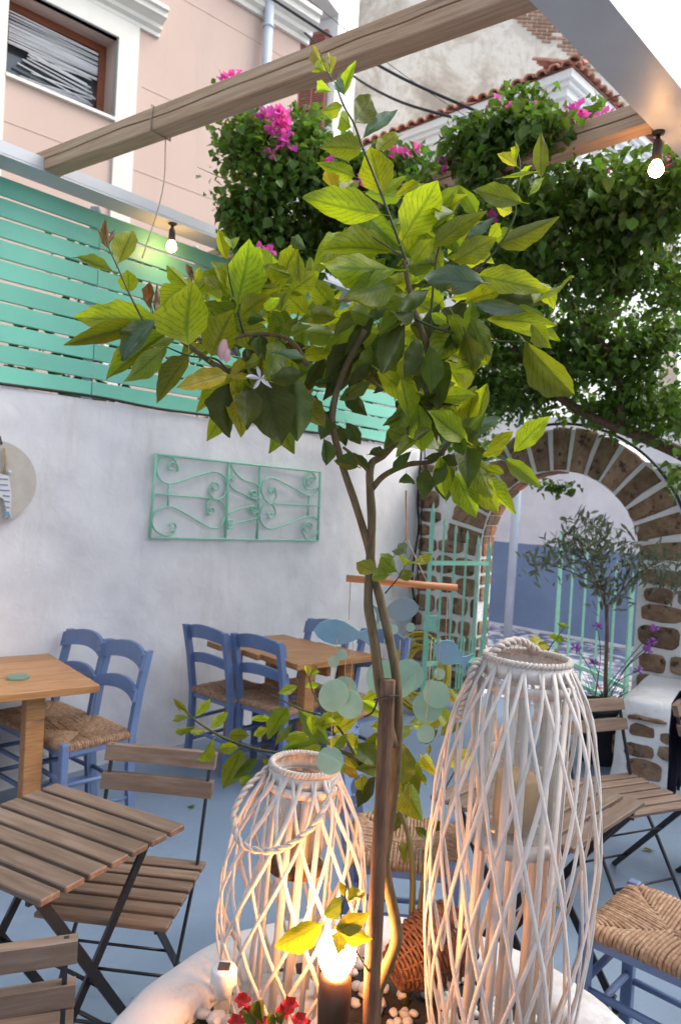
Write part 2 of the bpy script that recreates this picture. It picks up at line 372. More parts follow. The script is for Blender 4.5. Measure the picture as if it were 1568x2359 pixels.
# ---------------------------------------------------------------- mesh helpers
class MB:
    def __init__(s): s.v, s.f, s.uv, s.sm = [], [], None, []
    def add(s, vs, fs, smooth=False):
        k = len(s.v); s.v += [tuple(p) for p in vs]
        s.f += [tuple(i + k for i in f) for f in fs]; s.sm += [smooth] * len(fs)
        return s
    def box(s, c, size, rot=None):
        hx, hy, hz = size[0] / 2, size[1] / 2, size[2] / 2
        vs = [V((x, y, z)) for x in (-hx, hx) for y in (-hy, hy) for z in (-hz, hz)]
        if rot: vs = [rot @ p for p in vs]
        c = V(c)
        return s.add([p + c for p in vs], [(0, 1, 3, 2), (4, 6, 7, 5), (0, 4, 5, 1), (2, 3, 7, 6), (0, 2, 6, 4), (1, 5, 7, 3)])
    def bev(s, c, size, b=0.004, rot=None):
        """box with chamfered edges"""
        h = [x / 2 for x in size]; b = min(b, min(h) * 0.9)
        vs, idx = [], {}
        for sx in (-1, 1):
            for sy in (-1, 1):
                for sz in (-1, 1):
                    for ax in range(3):
                        p = [sx * (h[0] - b), sy * (h[1] - b), sz * (h[2] - b)]
                        p[ax] = (sx, sy, sz)[ax] * h[ax]
                        idx[(sx, sy, sz, ax)] = len(vs); vs.append(V(p))
        fs = []
        g = lambda *a: idx[a]
        for q in (-1, 1):
            for ax in range(3):
                o = [i for i in range(3) if i != ax]
                cyc = []
                for a, d in ((-1, -1), (1, -1), (1, 1), (-1, 1)):
                    k = [0, 0, 0]; k[ax] = q; k[o[0]] = a; k[o[1]] = d
                    cyc.append(g(*k, ax))
                flip = (q == 1) != (ax == 1)
                fs.append(tuple(cyc) if flip else tuple(cyc[::-1]))
        for ax in range(3):
            o = [i for i in range(3) if i != ax]
            for a in (-1, 1):
                for d in (-1, 1):
                    k1 = [0, 0, 0]; k2 = [0, 0, 0]
                    k1[ax] = -1; k2[ax] = 1
                    for k in (k1, k2): k[o[0]] = a; k[o[1]] = d
                    fs.append((g(*k1, o[0]), g(*k2, o[0]), g(*k2, o[1]), g(*k1, o[1])))
        for sx in (-1, 1):
            for sy in (-1, 1):
                for sz in (-1, 1):
                    fs.append((g(sx, sy, sz, 0), g(sx, sy, sz, 1), g(sx, sy, sz, 2)))
        if rot: vs = [rot @ p for p in vs]
        c = V(c)
        return s.add([p + c for p in vs], fs)
    def beam(s, p0, p1, wd, ht, up=V((0, 0, 1)), b=0.0):
        p0, p1 = V(p0), V(p1)
        d = p1 - p0; L = d.length; x = d / L
        y = V(up).cross(x)
        if y.length < 1e-4: y = V((0, 1, 0)).cross(x)
        y.normalize(); z = x.cross(y)
        rot = Matrix((x, y, z)).transposed()
        return (s.bev((p0 + p1) / 2, (L, wd, ht), b, rot) if b else s.box((p0 + p1) / 2, (L, wd, ht), rot))
    def tube(s, pts, r, n=8, cap=True, closed=False, flat=1.0, up=None):
        pts = [V(p) for p in pts]; k = len(pts)
        rr = r if callable(r) else (lambda t: r)
        vs, prev = [], None
        for i, p in enumerate(pts):
            if closed: t = pts[(i + 1) % k] - pts[i - 1]
            else: t = pts[min(i + 1, k - 1)] - pts[max(i - 1, 0)]
            if t.length < 1e-9: t = V((0, 0, 1))
            t.normalize()
            if up is not None: a = V(up(p) if callable(up) else up)
            else: a = prev if prev is not None else (V((0, 0, 1)) if abs(t.z) < 0.9 else V((1, 0, 0)))
            a = a - t * a.dot(t)
            if a.length < 1e-6: a = V((1, 0, 0)) - t * t.x
            a.normalize(); prev = a
            b = t.cross(a)
            q = rr(i / max(k - 1, 1))
            for j in range(n):
                th = 2 * math.pi * j / n
                vs.append(p + a * (q * flat * math.cos(th)) + b * (q * math.sin(th)))
        fs = []
        for i in range(k if closed else k - 1):
            for j in range(n):
                i2 = (i + 1) % k
                fs.append((i * n + j, i * n + (j + 1) % n, i2 * n + (j + 1) % n, i2 * n + j))
        if cap and not closed:
            fs.append(tuple(range(n))[::-1]); fs.append(tuple((k - 1) * n + j for j in range(n)))
        return s.add(vs, fs, True)
    def lathe(s, prof, n=24, c=(0, 0, 0), a0=0, a1=2 * math.pi, wob=None):
        c = V(c); full = abs(a1 - a0 - 2 * math.pi) < 1e-6
        m = n if full else n + 1
        vs = []
        for i in range(m):
            th = a0 + (a1 - a0) * i / n
            for r, z in prof:
                q = r * (wob(th, z) if wob else 1)
                vs.append(c + V((q * math.cos(th), q * math.sin(th), z)))
        k = len(prof); fs = []
        for i in range(n):
            i2 = (i + 1) % m
            for j in range(k - 1):
                fs.append((i * k + j, i2 * k + j, i2 * k + j + 1, i * k + j + 1))
        return s.add(vs, fs, True)
    def prism(s, poly, d):
        """extrude a planar polygon (list of points) by vector d"""
        n = len(poly); d = V(d); poly = [V(p) for p in poly]
        vs = poly + [p + d for p in poly]
        fs = [tuple(range(n))[::-1], tuple(range(n, 2 * n))] + [(i, (i + 1) % n, (i + 1) % n + n, i + n) for i in range(n)]
        return s.add(vs, fs)
    def mesh(s, name):
        me = bpy.data.meshes.new(name)
        me.from_pydata(s.v, [], s.f)
        if any(s.sm): me.polygons.foreach_set('use_smooth', s.sm)
        if s.uv:
            l = me.uv_layers.new(name='UVMap')
            for lp in me.loops: l.data[lp.index].uv = s.uv[lp.vertex_index]
        me.update()
        return me
    def build(s, name, m, parent=None, fix=True):
        me = s.mesh(name)
        if fix: fixn(me)
        return link(name, me, m, parent)
def fixn(me):
    import bmesh
    bm = bmesh.new(); bm.from_mesh(me)
    bmesh.ops.recalc_face_normals(bm, faces=bm.faces)
    bm.to_mesh(me); bm.free()
def link(name, me, m, parent=None):
    if m is not None and not me.materials: me.materials.append(MT[m] if isinstance(m, str) else m)
    o = bpy.data.objects.new(name, me); C.objects.link(o)
    setp(o, parent)
    return o
WORLD = {}
def setp(o, parent):
    if parent is None: return
    o.parent = parent
    if parent.name in WORLD: o.matrix_parent_inverse = Matrix.Translation(-WORLD[parent.name])
def inst(name, me, parent, mw):
    o = bpy.data.objects.new(name, me); C.objects.link(o)
    setp(o, parent)
    o.matrix_basis = mw
    return o
def wthing(name, label, cat, loc, group=None):
    """an Empty at the thing's base whose parts are given in world coordinates"""
    o = thing(name, label, cat, loc, 0.0, group)
    WORLD[o.name] = V(loc)
    return o
def tag(o, label, cat, group=None, kind=None):
    o['label'] = label; o['category'] = cat
    if group: o['group'] = group
    if kind: o['kind'] = kind
    return o
def struct(o, label=None):
    o['kind'] = 'structure'
    if label: o['label'] = label
    return o
def thing(name, label, cat, loc=(0, 0, 0), rz=0.0, group=None):
    o = bpy.data.objects.new(name, None); C.objects.link(o)
    o.location = loc; o.rotation_euler = (0, 0, rz)
    o.empty_display_size = 0.1
    return tag(o, label, cat, group)
def copy_tree(o, parent=None):
    c = o.copy(); C.objects.link(c); c.parent = parent
    for ch in list(o.children): copy_tree(ch, c)
    return c
def smooth_path(pts, n=6):
    """Catmull-Rom through the points"""
    pts = [V(p) for p in pts]; out = []
    P = [pts[0] * 2 - pts[1]] + pts + [pts[-1] * 2 - pts[-2]]
    for i in range(1, len(P) - 2):
        a, b, c, d = P[i - 1:i + 3]
        for k in range(n):
            t = k / n
            out.append(0.5 * ((2 * b) + (c - a) * t + (2 * a - 5 * b + 4 * c - d) * t * t + (3 * b - a - 3 * c + d) * t ** 3))
    out.append(pts[-1])
    return out
# ================================================================= the setting
WD = V((math.sin(R(40)), math.cos(R(40)), 0))        # along the courtyard wall, away from the camera
WN = V((math.cos(R(40)), -math.sin(R(40)), 0))       # out of that wall, into the courtyard
WP = V((-1.17, 4.84, 0))
def wl(t, out=0.0, z=0.0): return WP + WD * t + WN * out + V((0, 0, z))
CORNER = wl(2.93)
AD, AN = WN.copy(), -WD.copy()                       # along the arch wall, out of it
def al(t, out=0.0, z=0.0): return CORNER + AD * t + AN * out + V((0, 0, z))

# floor and street
struct(MB().add([(-6, -3, 0), (7, -3, 0), (7, 9, 0), (-6, 9, 0)], [(0, 1, 2, 3)]).build('courtyard_floor', 'floor'), 'blue grey painted concrete courtyard floor')
g = MB().add([(-200, -200, -0.02), (200, -200, -0.02), (200, 200, -0.02), (-200, 200, -0.02)], [(0, 1, 2, 3)])
struct(g.build('ground', 'floor'), 'bare ground under the town')
q = [al(-3, -0.3, 0.006), al(6, -0.3, 0.006), al(6, -7.5, 0.006), al(-3, -7.5, 0.006)]
struct(MB().add(q, [(0, 1, 2, 3)]).build('street', 'cobble'), 'blue and white pebble paved street beyond the arch')

# ---- unseen blocks added behind and beside the courtyard to cut its sky light
rh = wthing('sky_blocker', 'unseen white house block added behind the camera to shade the courtyard', 'building', V((0, -2.2, 0)))
MB().box((0.5, -4.2, 1.9), (13, 4, 3.8)).build('wall', 'wall', rh)
MB().box((6.2, 0.8, 1.6), (3.0, 6.0, 3.2)).build('side_block', 'wall', rh)

# ---- courtyard wall, uneven whitewash
def rough_wall(t0, t1, z1, thick, nu, nv, amp, fn):
    mb = MB(); vs = []
    for j in range(nv + 1):
        for i in range(nu + 1):
            t = t0 + (t1 - t0) * i / nu; z = z1 * j / nv
            d = amp * (noise.noise(V((t * 1.3, z * 1.3, 3))) + 0.5 * noise.noise(V((t * 3.5, z * 3.5, 7))) + 0.22 * noise.noise(V((t * 9, z * 9, 1))))
            zz = z + (0.012 * noise.noise(V((t * 2, 0, 9))) if j == nv else 0)
            vs.append(fn(t, d, zz))
    fs = [(j * (nu + 1) + i, j * (nu + 1) + i + 1, (j + 1) * (nu + 1) + i + 1, (j + 1) * (nu + 1) + i) for j in range(nv) for i in range(nu)]
    k = len(vs)
    for i in range(nu + 1): vs.append(fn(t0 + (t1 - t0) * i / nu, -thick, z1))
    for i in range(nu): fs.append((nv * (nu + 1) + i, nv * (nu + 1) + i + 1, k + i + 1, k + i))
    b0 = len(vs); vs += [fn(t0, -thick, 0), fn(t1, -thick, 0)]
    fs.append((k, k + nu, b0 + 1, b0))
    mb.add(vs, fs, True)
    return mb
cw = tag(rough_wall(-3.4, 2.93, 2.2, 0.25, 220, 80, 0.016, wl).build('courtyard_wall', 'wall'), 'whitewashed courtyard wall with uneven plaster under the mint fence', 'wall')
cw['kind'] = 'structure'

# ---- mint slat fence on the wall
fn_ = wthing('slat_fence', 'mint green fence of horizontal boards standing on the whitewashed wall', 'fence', wl(0, -0.1, 2.2))
for i in range(10):
    z = 2.225 + 0.111 * i + 0.0475
    cuts = [-3.4, -1.75 + (0 if i % 2 else 1.3), 0.85 + (0 if i % 3 else 1.25), 2.9]
    for a, b in zip(cuts[:-1], cuts[1:]):
        j = [random.uniform(-.003, .003) for _ in range(4)]
        MB().beam(wl(a + .002, -0.09 + j[0], z + j[2]), wl(b - .002, -0.09 + j[1], z + j[3]), 0.02, 0.097, b=0.003).build('slat', 'mint', fn_)
        for t in (-3.0, -1.75, -0.45, 0.85, 2.1):
            if a <= t <= b:
                for dz in (-.025, .025):
                    MB().lathe([(0, .0015), (.004, .001), (.0045, 0)], 6, (0, 0, 0)).build('screw', 'steel', fn_).matrix_basis = Matrix.Translation(wl(t + .012, -0.0785 + max(j[:2]), z + dz)) @ WN.to_track_quat('Z', 'Y').to_matrix().to_4x4()
for t in (-3.0, -1.75, -0.45, 0.85, 2.1):
    MB().beam(wl(t, -0.135, 2.15), wl(t, -0.135, 3.36), 0.05, 0.05).build('post', 'steel', fn_)
MB().tube(smooth_path([wl(-3.4 + 0.42 * i, 0.012, 2.212 + 0.008 * math.sin(i * 2.1)) for i in range(15)], 4), 0.009, 6).build('fence_cable', 'cable')
tag(bpy.data.objects['fence_cable'], 'black cable running along the foot of the mint fence', 'cable')

# ---- pergola: two steel channels and timber beams
ZB = 3.36
SA = wthing('steel_channel', 'grey steel channel along the top of the mint fence', 'steel beam', wl(0, 0, ZB))
MB().beam(wl(-3.4, 0.015, ZB), wl(2.6, 0.015, ZB), 0.18, 0.012).build('web', 'steel', SA)
MB().beam(wl(-3.4, 0.1, ZB + 0.037), wl(2.6, 0.1, ZB + 0.037), 0.012, 0.06).build('flange', 'steel', SA)
MB().beam(wl(-3.4, -0.07, ZB + 0.037), wl(2.6, -0.07, ZB + 0.037), 0.012, 0.06).build('flange', 'steel', SA)
MB().tube([at(450, 575, 5.3), at(450, 568, 5.3)], 0.022, 8).build('screw_hook', 'steel', SA)
b0, b1 = at(1232, 20, 2.50), at(1515, 285, 3.28)
b0.z = b1.z = ZB
BD = (b1 - b0).normalized()
BN = V((BD.y, -BD.x, 0))
SB = wthing('steel_channel', 'grey steel channel crossing the upper right corner against the sky', 'steel beam', b0)
p0, p1 = b0 - BD * 2.2, b0 + BD * 4.5
MB().beam(p0 + BN * 0.085, p1 + BN * 0.085, 0.20, 0.012).build('web', 'steel', SB)
for q_, nm in ((-0.009, 'flange'), (0.179, 'flange')):
    MB().beam(p0 + BN * q_ + V((0, 0, 0.05)), p1 + BN * q_ + V((0, 0, 0.05)), 0.012, 0.088).build(nm, 'steel', SB)

def timber(name, label, pa, pb, wd, ht):
    d = (pb - pa); L = d.length; x = d / L; n = 40
    y = V((0, 0, 1)).cross(x).normalized()
    mb = MB(); vs = []
    prof = [(-0.5, -0.46), (-0.46, -0.5), (0.46, -0.5), (0.5, -0.46), (0.5, 0.46), (0.46, 0.5), (-0.46, 0.5), (-0.5, 0.46)]
    # the long drying split is a real slot in both sides
    prof = [(-0.46, -0.5), (0.46, -0.5), (0.5, -0.46), (0.5, 0.005), (0.36, 0.045), (0.5, 0.085), (0.5, 0.46), (0.46, 0.5), (-0.46, 0.5), (-0.5, 0.46), (-0.5, 0.085), (-0.36, 0.045), (-0.5, 0.005), (-0.5, -0.46)]
    k = len(prof)
    for i in range(n + 1):
        t = i / n
        jz = 0.10 * noise.noise(V((t * 5, pa.x, 0))) + 0.05 * noise.noise(V((t * 17, pa.y, 2)))
        for j, (a, b) in enumerate(prof):
            if j in (3, 4, 5, 10, 11, 12): b = b + jz * 0.9
            e = 0.012 * noise.noise(V((t * 8, a * 3, b * 3)))
            vs.append(V((L * t, a * wd + e * 0.3, b * ht + e * 0.3)))
    fs = [(i * k + j, i * k + (j + 1) % k, (i + 1) * k + (j + 1) % k, (i + 1) * k + j) for i in range(n) for j in range(k)]
    fs += [tuple(range(k))[::-1], tuple(n * k + j for j in range(k))]
    mb.add(vs, fs)
    o = mb.build(name, 'beam')
    mw = Matrix((x, y, V((0, 0, 1)))).transposed().to_4x4(); mw.translation = pa; o.matrix_basis = mw
    return tag(o, label, 'beam', 'timber beams of the pergola')
TZ = ZB + 0.055
HT, WT = 0.105, 0.105
# ends measured on the lower arris
def endA(x, y):
    p = onpl(x, y, wl(0, 0.02), WN); p.z = TZ; return p
ea = at(112, 432, 4.13); eb = at(1245, 22, 2.50)
ea.z = eb.z = TZ
dd = (eb - ea).normalized()
timber('timber_beam', 'weathered timber beam with a long drying crack crossing above the lemon tree', ea - dd * 0.1, eb + dd * 0.12, WT, HT)
e2a = at(1060, 418, 4.02); e2b = at(1560, 307, 3.20); e2a.z = e2b.z = TZ - 0.0
dd2 = (e2b - e2a).normalized()
timber('timber_beam', 'second timber beam half hidden by the bougainvillea under the hanging bulb', e2a - dd2 * 2.45, e2b + dd2 * 0.1, WT, HT)
e3 = at(1530, 535, 4.42); e3.z = TZ - 0.02
timber('timber_beam', 'farthest timber beam showing its end through the bougainvillea', e3 - dd2 * 3.4, e3 + dd2 * 1.5, WT, HT)

# ---- hanging bulbs
def bulb_mesh(r):
    prof = [(0.0, -r), (r * 0.35, -r * 0.94), (r * 0.7, -r * 0.71), (r * 0.93, -r * 0.36), (r, 0), (r * 0.93, r * 0.4), (r * 0.72, r * 0.85), (r * 0.52, r * 1.2), (r * 0.45, r * 1.5)]
    return prof
def hanging_bulb(p, top, label, r=0.031):
    t = wthing('hanging_bulb', label, 'lamp', top, 'bare bulbs hanging from the steel channels')
    MB().lathe([(0, 0), (0.028, 0), (0.026, -0.008), (0.008, -0.014), (0, -0.014)], 16, top).build('ceiling_rose', 'socket', t)
    h = top.z - p.z
    MB().lathe([(0, -0.012), (0.009, -0.014), (0.010, -0.03), (0.017, -0.036), (0.020, -0.05), (0.021, -(h - r * 1.35)), (0.016, -(h - r * 1.2)), (0.0, -(h - r * 1.2))], 16, top).build('socket', 'socket', t)
    MB().lathe(bulb_mesh(r), 20, p).build('bulb', 'bulb', t)
    return t
def lampat(x, ytop, ybulb, pt, label):
    # pt: point on the underside
    px = (ybulb - ytop) / FD * pt.y
    hanging_bulb(pt - V((0, 0, px)), pt, label)
pA = onpl(396, 550, wl(0, 0.075), WN); pA.z = ZB - 0.006
lampat(398, 550, 604, pA, 'lit bare bulb hanging over the mint fence')
pB = at(1518, 262, 3.30); pB.z = ZB - 0.006
lampat(1518, 262, 348, pB, 'lit bare bulb hanging at the upper right beside the timber beam')

# ---- rope loop round the first beam and a hanging string
rp = at(470, 270, 0)if False else None
k = 0.36
mid = ea.lerp(eb, 0.327)
yv = V((0, 0, 1)).cross(dd)
loop = [mid + yv * a + V((0, 0, b)) for a, b in ((-.058, -.058), (.058, -.058), (.058, .058), (-.058, .058))]
hang = [mid + V((0.02, 0.02, -0.06)), mid + V((0.01, 0.05, -0.3)), mid + V((-0.07, 0.05, -0.62))]
mb = MB().tube(loop, 0.005, 6, closed=True).tube(smooth_path(hang, 6), 0.003, 5)
tag(mb.build('string', 'string'), 'pale string looped around the first timber beam and hanging down', 'string')

# ---- pink house
PD = V((math.sin(R(46)), math.cos(R(46)), 0)); PN = V((math.cos(R(46)), -math.sin(R(46)), 0))
PP = at(300, 300, 7.6); PP.z = 0
def pk(x, y, out=0.0): return onpl(x, y, PP + PN * out, PN)
ph = wthing('pink_house', 'pink rendered house with brown window behind the mint fence', 'building', PP)
def pt_t(p): return (p - PP).dot(PD)
tr_ = pt_t(pk(692, 100))
def pkl(t, out, z): return PP + PD * t + PN * out + V((0, 0, z))
# window rectangle on the facade (t and z ranges)
wt0, wt1 = pt_t(pk(14, 110)), pt_t(pk(268, 170))
wz0, wz1 = pk(140, 222).z, pk(140, 22).z
Ht = 8.5
mb = MB()
tl = -4.0
for (a, b, z0, z1) in ((tl, wt0, 0, Ht), (wt1, tr_, 0, Ht), (wt0, wt1, 0, wz0), (wt0, wt1, wz1, Ht)):
    mb.prism([pkl(a, 0, z0), pkl(b, 0, z0), pkl(b, 0, z1), pkl(a, 0, z1)], PN * -0.35)
mb.prism([pkl(tr_, -0.35, 0), pkl(tr_, -4, 0), pkl(tr_, -4, Ht), pkl(tr_, -0.35, Ht)], PD * -0.3)
mb.build('wall', 'pink', ph)
# render joints: shallow dark grooves as thin recessed-looking strips
for (xa, ya, xb, yb) in ((446, 28, 816, 198), (0, 262, 800, 560), (0, 364, 700, 610), (330, 212, 700, 352)):
    z = (pk(xa, ya).z + pk(xb, yb).z) / 2
for z in [pk(600, 100).z, pk(340, 205).z, pk(150, 330).z, pk(100, 404).z]:
    MB().beam(pkl(wt1 + 0.28 if z > wz0 - 0.1 else tl, 0.001, z), pkl(tr_, 0.001, z), 0.006, 0.012).build('render_joint', 'brownframe' if False else 'pink', ph)
# surround: jambs run on down the facade as a pale band
jw = pt_t(pk(320, 60)) - wt1
for a, b, z0 in ((wt1, wt1 + jw, 0), (wt0 - jw, wt0, 0)):
    MB().prism([pkl(a, -0.06, z0), pkl(b, -0.06, z0), pkl(b, -0.06, wz1 + jw), pkl(a, -0.06, wz1 + jw)], PN * 0.09).build('surround', 'cream', ph)
MB().prism([pkl(wt0, -0.06, wz1), pkl(wt1, -0.06, wz1), pkl(wt1, -0.06, wz1 + jw), pkl(wt0, -0.06, wz1 + jw)], PN * 0.09).build('surround', 'cream', ph)
MB().prism([pkl(wt0, -0.3, wz0 - 0.03), pkl(wt1, -0.3, wz0 - 0.03), pkl(wt1, -0.3, wz0), pkl(wt0, -0.3, wz0)], PN * 0.34).build('sill', 'cream', ph)
# moulding over the window and at the eaves
def moulding(t0, t1, z, s, nm, parent):
    prof = [(0, 0), (0.03, 0), (0.03, 0.04), (0.07, 0.06), (0.07, 0.10), (0.12, 0.13), (0.16, 0.14), (0.16, 0.19), (0.19, 0.20), (0.19, 0.24), (0, 0.24)]
    MB().prism([pkl(t0, a * s + 0.003, z + b * s) for a, b in prof], PD * (t1 - t0)).build(nm, 'cream', parent)
moulding(wt0 - jw - 0.15, wt1 + jw + 0.22, wz1 + jw - 0.02, 1.0, 'window_cornice', ph)
ez = pk(600, 42).z
moulding(pt_t(pk(520, 10)), tr_ + 0.1, ez, 1.3, 'eaves_cornice', ph)
# brown frame, pane, blind
wf = 0.075
fr = [(wt1 - wf, wt1, wz0, wz1), (wt0, wt0 + wf, wz0, wz1), (wt0 + wf, wt1 - wf, wz1 - wf, wz1), (wt0 + wf, wt1 - wf, wz0, wz0 + 0.05)]
win = None
mb = MB()
for a, b, z0, z1 in fr: mb.prism([pkl(a, -0.30, z0), pkl(b, -0.30, z0), pkl(b, -0.30, z1), pkl(a, -0.30, z1)], PN * 0.07)
win = mb.build('window', 'brownframe', ph)
MB().prism([pkl(wt0 + wf, -0.29, wz0 + .05), pkl(wt1 - wf, -0.29, wz0 + .05), pkl(wt1 - wf, -0.29, wz1 - wf), pkl(wt0 + wf, -0.29, wz1 - wf)], PN * 0.005).build('pane', 'pane', win)
MB().prism([pkl(wt0, -0.36, wz0), pkl(wt1, -0.36, wz0), pkl(wt1, -0.36, wz1), pkl(wt0, -0.36, wz1)], PN * -0.01).build('dark_room', mat('dark room', (0.02, 0.02, 0.025), None, 3, 0.9), win)
rnd = random.Random(3)
nb = 30
for i in range(nb):
    f = i / (nb - 1)
    z = wz1 - wf - 0.03 - f * (wz1 - wz0 - wf - 0.16)
    if f > 0.62 and rnd.random() < 0.45: continue
    tilt = rnd.uniform(-0.012, 0.012) + (rnd.uniform(-0.05, 0.05) if f > 0.55 else 0)
    a = wt0 + wf + 0.015 + (0.22 if f > 0.55 else 0) * rnd.random(); b = wt1 - wf - 0.02 - (0.1 * rnd.random() if f > 0.5 else 0)
    MB().beam(pkl(a, -0.215, z - tilt), pkl(b, -0.215, z + tilt), 0.026, 0.007 + 0.008 * rnd.random(), up=V((0, 0, 1)) + PN * 0.8).build('blind_slat', 'blind', win)
# drainpipe
pz0, pz1 = 1.0, Ht
ptt = pt_t(pk(606, 60))
pipe = MB().tube([pkl(ptt, 0.10, pz0), pkl(ptt, 0.10, pz1)], 0.055, 12).build('drainpipe', 'zinc', ph)
for z in (pk(605, 70).z, pk(600, 300).z): MB().lathe([(0.06, -0.012), (0.066, -0.012), (0.066, 0.012), (0.06, 0.012)], 12, pkl(ptt, 0.10, z)).build('clip', 'zinc', ph)

# ---- white house with red shutters, between the pink house and the old wall
sh = wthing('shuttered_house', 'white house with louvred red brown shutters glimpsed past the pink house', 'building', at(720, 200, 15))
SN = V((-0.45, -0.89, 0)).normalized(); SDv = V((0.89, -0.45, 0)).normalized()
SP = at(720, 200, 14.5); SP.z = 0
def sl(x, y, out=0.0): return onpl(x, y, SP + SN * out, SN)
def srect(x0, y0, x1, y1, out):
    a, b = sl(x0, y0, out), sl(x1, y1, out)
    t0, t1 = (a - SP).dot(SDv), (b - SP).dot(SDv)
    return [SP + SN * out + SDv * t + V((0, 0, z)) for t, z in ((t0, b.z), (t1, b.z), (t1, a.z), (t0, a.z))]
a, b = sl(560, 0), sl(782, 0)
t0, t1 = (a - SP).dot(SDv), (b - SP).dot(SDv)
MB().prism([SP + SDv * t + V((0, 0, z)) for t, z in ((t0, 0), (t1, 0), (t1, 13), (t0, 13))], SN * -0.8).build('wall', 'whitehouse', sh)
q4 = srect(690, 2, 782, 34, 0.02)
MB().prism(q4, SN * 0.8).build('balcony_slab', 'cream', sh)
for (x0, y0, x1, y1) in ((676, 92, 752, 180), (690, 205, 748, 300)):
    rc = srect(x0, y0, x1, y1, 0.03)
    shw = MB().prism([rc[0], rc[1], rc[2], rc[3]], SN * 0.02).build('window', mat('dark shutter gap', (0.05, 0.02, 0.018), None, 3, 0.8), sh)
    e1 = (rc[1] - rc[0]); e2 = (rc[3] - rc[0])
    for u0, u1, v0, v1 in ((0, 0.07, 0, 1), (0.93, 1, 0, 1), (0.47, 0.53, 0, 1), (0.07, 0.93, 0, 0.05), (0.07, 0.93, 0.93, 1), (0.07, 0.93, 0.47, 0.52)):
        MB().prism([rc[0] + e1 * a + e2 * b + SN * 0.022 for a, b in ((u0, v0), (u1, v0), (u1, v1), (u0, v1))], SN * 0.04).build('frame', 'redwood', shw)
    for i in range(18):
        v0 = 0.06 + 0.049 * i
        if 0.44 < v0 < 0.5: continue
        MB().prism([rc[0] + e1 * a + e2 * b + SN * 0.022 for a, b in ((0.07, v0), (0.93, v0), (0.93, v0 + 0.026), (0.07, v0 + 0.026))], SN * 0.025).build('louvre', 'redwood', shw)

# ---- old building: patchy plaster and a brick gable
ob = wthing('old_building', 'tall old building with patchy plaster and bare brick gable', 'building', at(1150, 400, 21))
OY = 21.0
def orect(pts): return [at(x, y, OY) for x, y in pts]
MB().prism(orect([(760, 900), (760, -160), (1080, -160), (1330, 60), (1560, 300), (1560, 900)]), V((0, 6, 0))).build('wall', 'oldwall', ob)
pan = orect([(1090, -70), (1180, -150), (1330, 30), (1490, 210), (1460, 235), (1330, 140), (1230, 80), (1150, 20)])
# bare brick courses, each brick laid proud of the plaster
rnd = random.Random(5)
import mathutils.geometry as mg
inside = lambda x, z: sum(1 for i in range(len(pan)) if ((pan[i].z > z) != (pan[i - 1].z > z)) and x < (pan[i - 1].x - pan[i].x) * (z - pan[i].z) / (pan[i - 1].z - pan[i].z) + pan[i].x) % 2
xs = [p.x for p in pan]; zs = [p.z for p in pan]
bm_ = MB().bev((0, 0, 0), (0.25, 0.05, 0.075), 0.012).mesh('brick'); fixn(bm_); bm_.materials.append(MT['oldbrick'])
z = min(zs); row = 0; nbk = 0
while z < max(zs):
    x = min(xs) + (0.14 if row % 2 else 0)
    while x < max(xs):
        if inside(x, z) and rnd.random() < 0.9 and nbk < 300:
            inst('brick', bm_, ob, Matrix.Translation((x + rnd.uniform(-.01, .01), OY - 0.012 + rnd.uniform(-.01, .008), z)) @ Matrix.Rotation(rnd.uniform(-.02, .02), 4, 'Y')); nbk += 1
        x += 0.28
    z += 0.10; row += 1

# ---- white house with cornice and tiled eaves
wh = wthing('white_house', 'white neoclassical house with moulded cornice and terracotta tiled eaves', 'building', at(1300, 700, 13))
K = at(1318, 150, 13.0)
HL = V((-math.sin(R(46)), math.cos(R(46)), 0)); HR = V((math.cos(R(46)), math.sin(R(46)), 0))
def wall_face(d, n, L, parent):
    base = V((K.x, K.y, 0)); top = K.z - 0.62
    MB().prism([base, base + d * L, base + d * L + V((0, 0, top)), base + V((0, 0, top))], n * -0.3).build('wall', 'whitehouse', parent)
nL = V((-HR.x, -HR.y, 0)); nR = V((-HL.x, -HL.y, 0))
base = V((K.x, K.y, 0)) - nL * 0.42 - nR * 0.42
Lh, Rh = 8.0, 5.0
topz = K.z - 0.02
poly = [base, base + HL * Lh, base + HL * Lh + HR * Rh, base + HR * Rh]
MB().prism(poly, V((0, 0, K.z - 0.1))).build('wall', 'whitehouse', wh)
# cornice swept as stepped bands round both visible sides
for nm, o0, z0, z1 in (('cornice', 0.06, -1.02, -0.92), ('cornice', 0.10, -0.62, -0.50), ('cornice', 0.18, -0.50, -0.38), ('cornice', 0.26, -0.38, -0.24), ('cornice', 0.33, -0.24, -0.16), ('cornice', 0.40, -0.16, -0.02)):
    bb = base + nL * o0 + nR * o0
    MB().prism([bb, bb + HL * (Lh + o0), bb + HL * (Lh + o0) + HR * (Rh + o0), bb + HR * (Rh + o0)], V((0, 0, z1 - z0))).build(nm, 'whitehouse', wh)
    bpy.context.scene.collection.objects[-1].location.z = K.z + z0
# brackets
for d, n, ts in ((HL, nL, (0.55, 3.1, 5.6)), (HR, nR, (1.4, 3.6))):
    for t in ts:
        c = base + d * t + n * 0.06 + V((0, 0, K.z - 0.8))
        m3 = Matrix((d, n, V((0, 0, 1)))).transposed()
        br = MB().bev(c, (0.22, 0.18, 0.30), 0.03, m3).bev(c + V((0, 0, -0.2)) + n * 0.0, (0.16, 0.12, 0.14), 0.03, m3)
        br.build('bracket', 'whitehouse', wh)
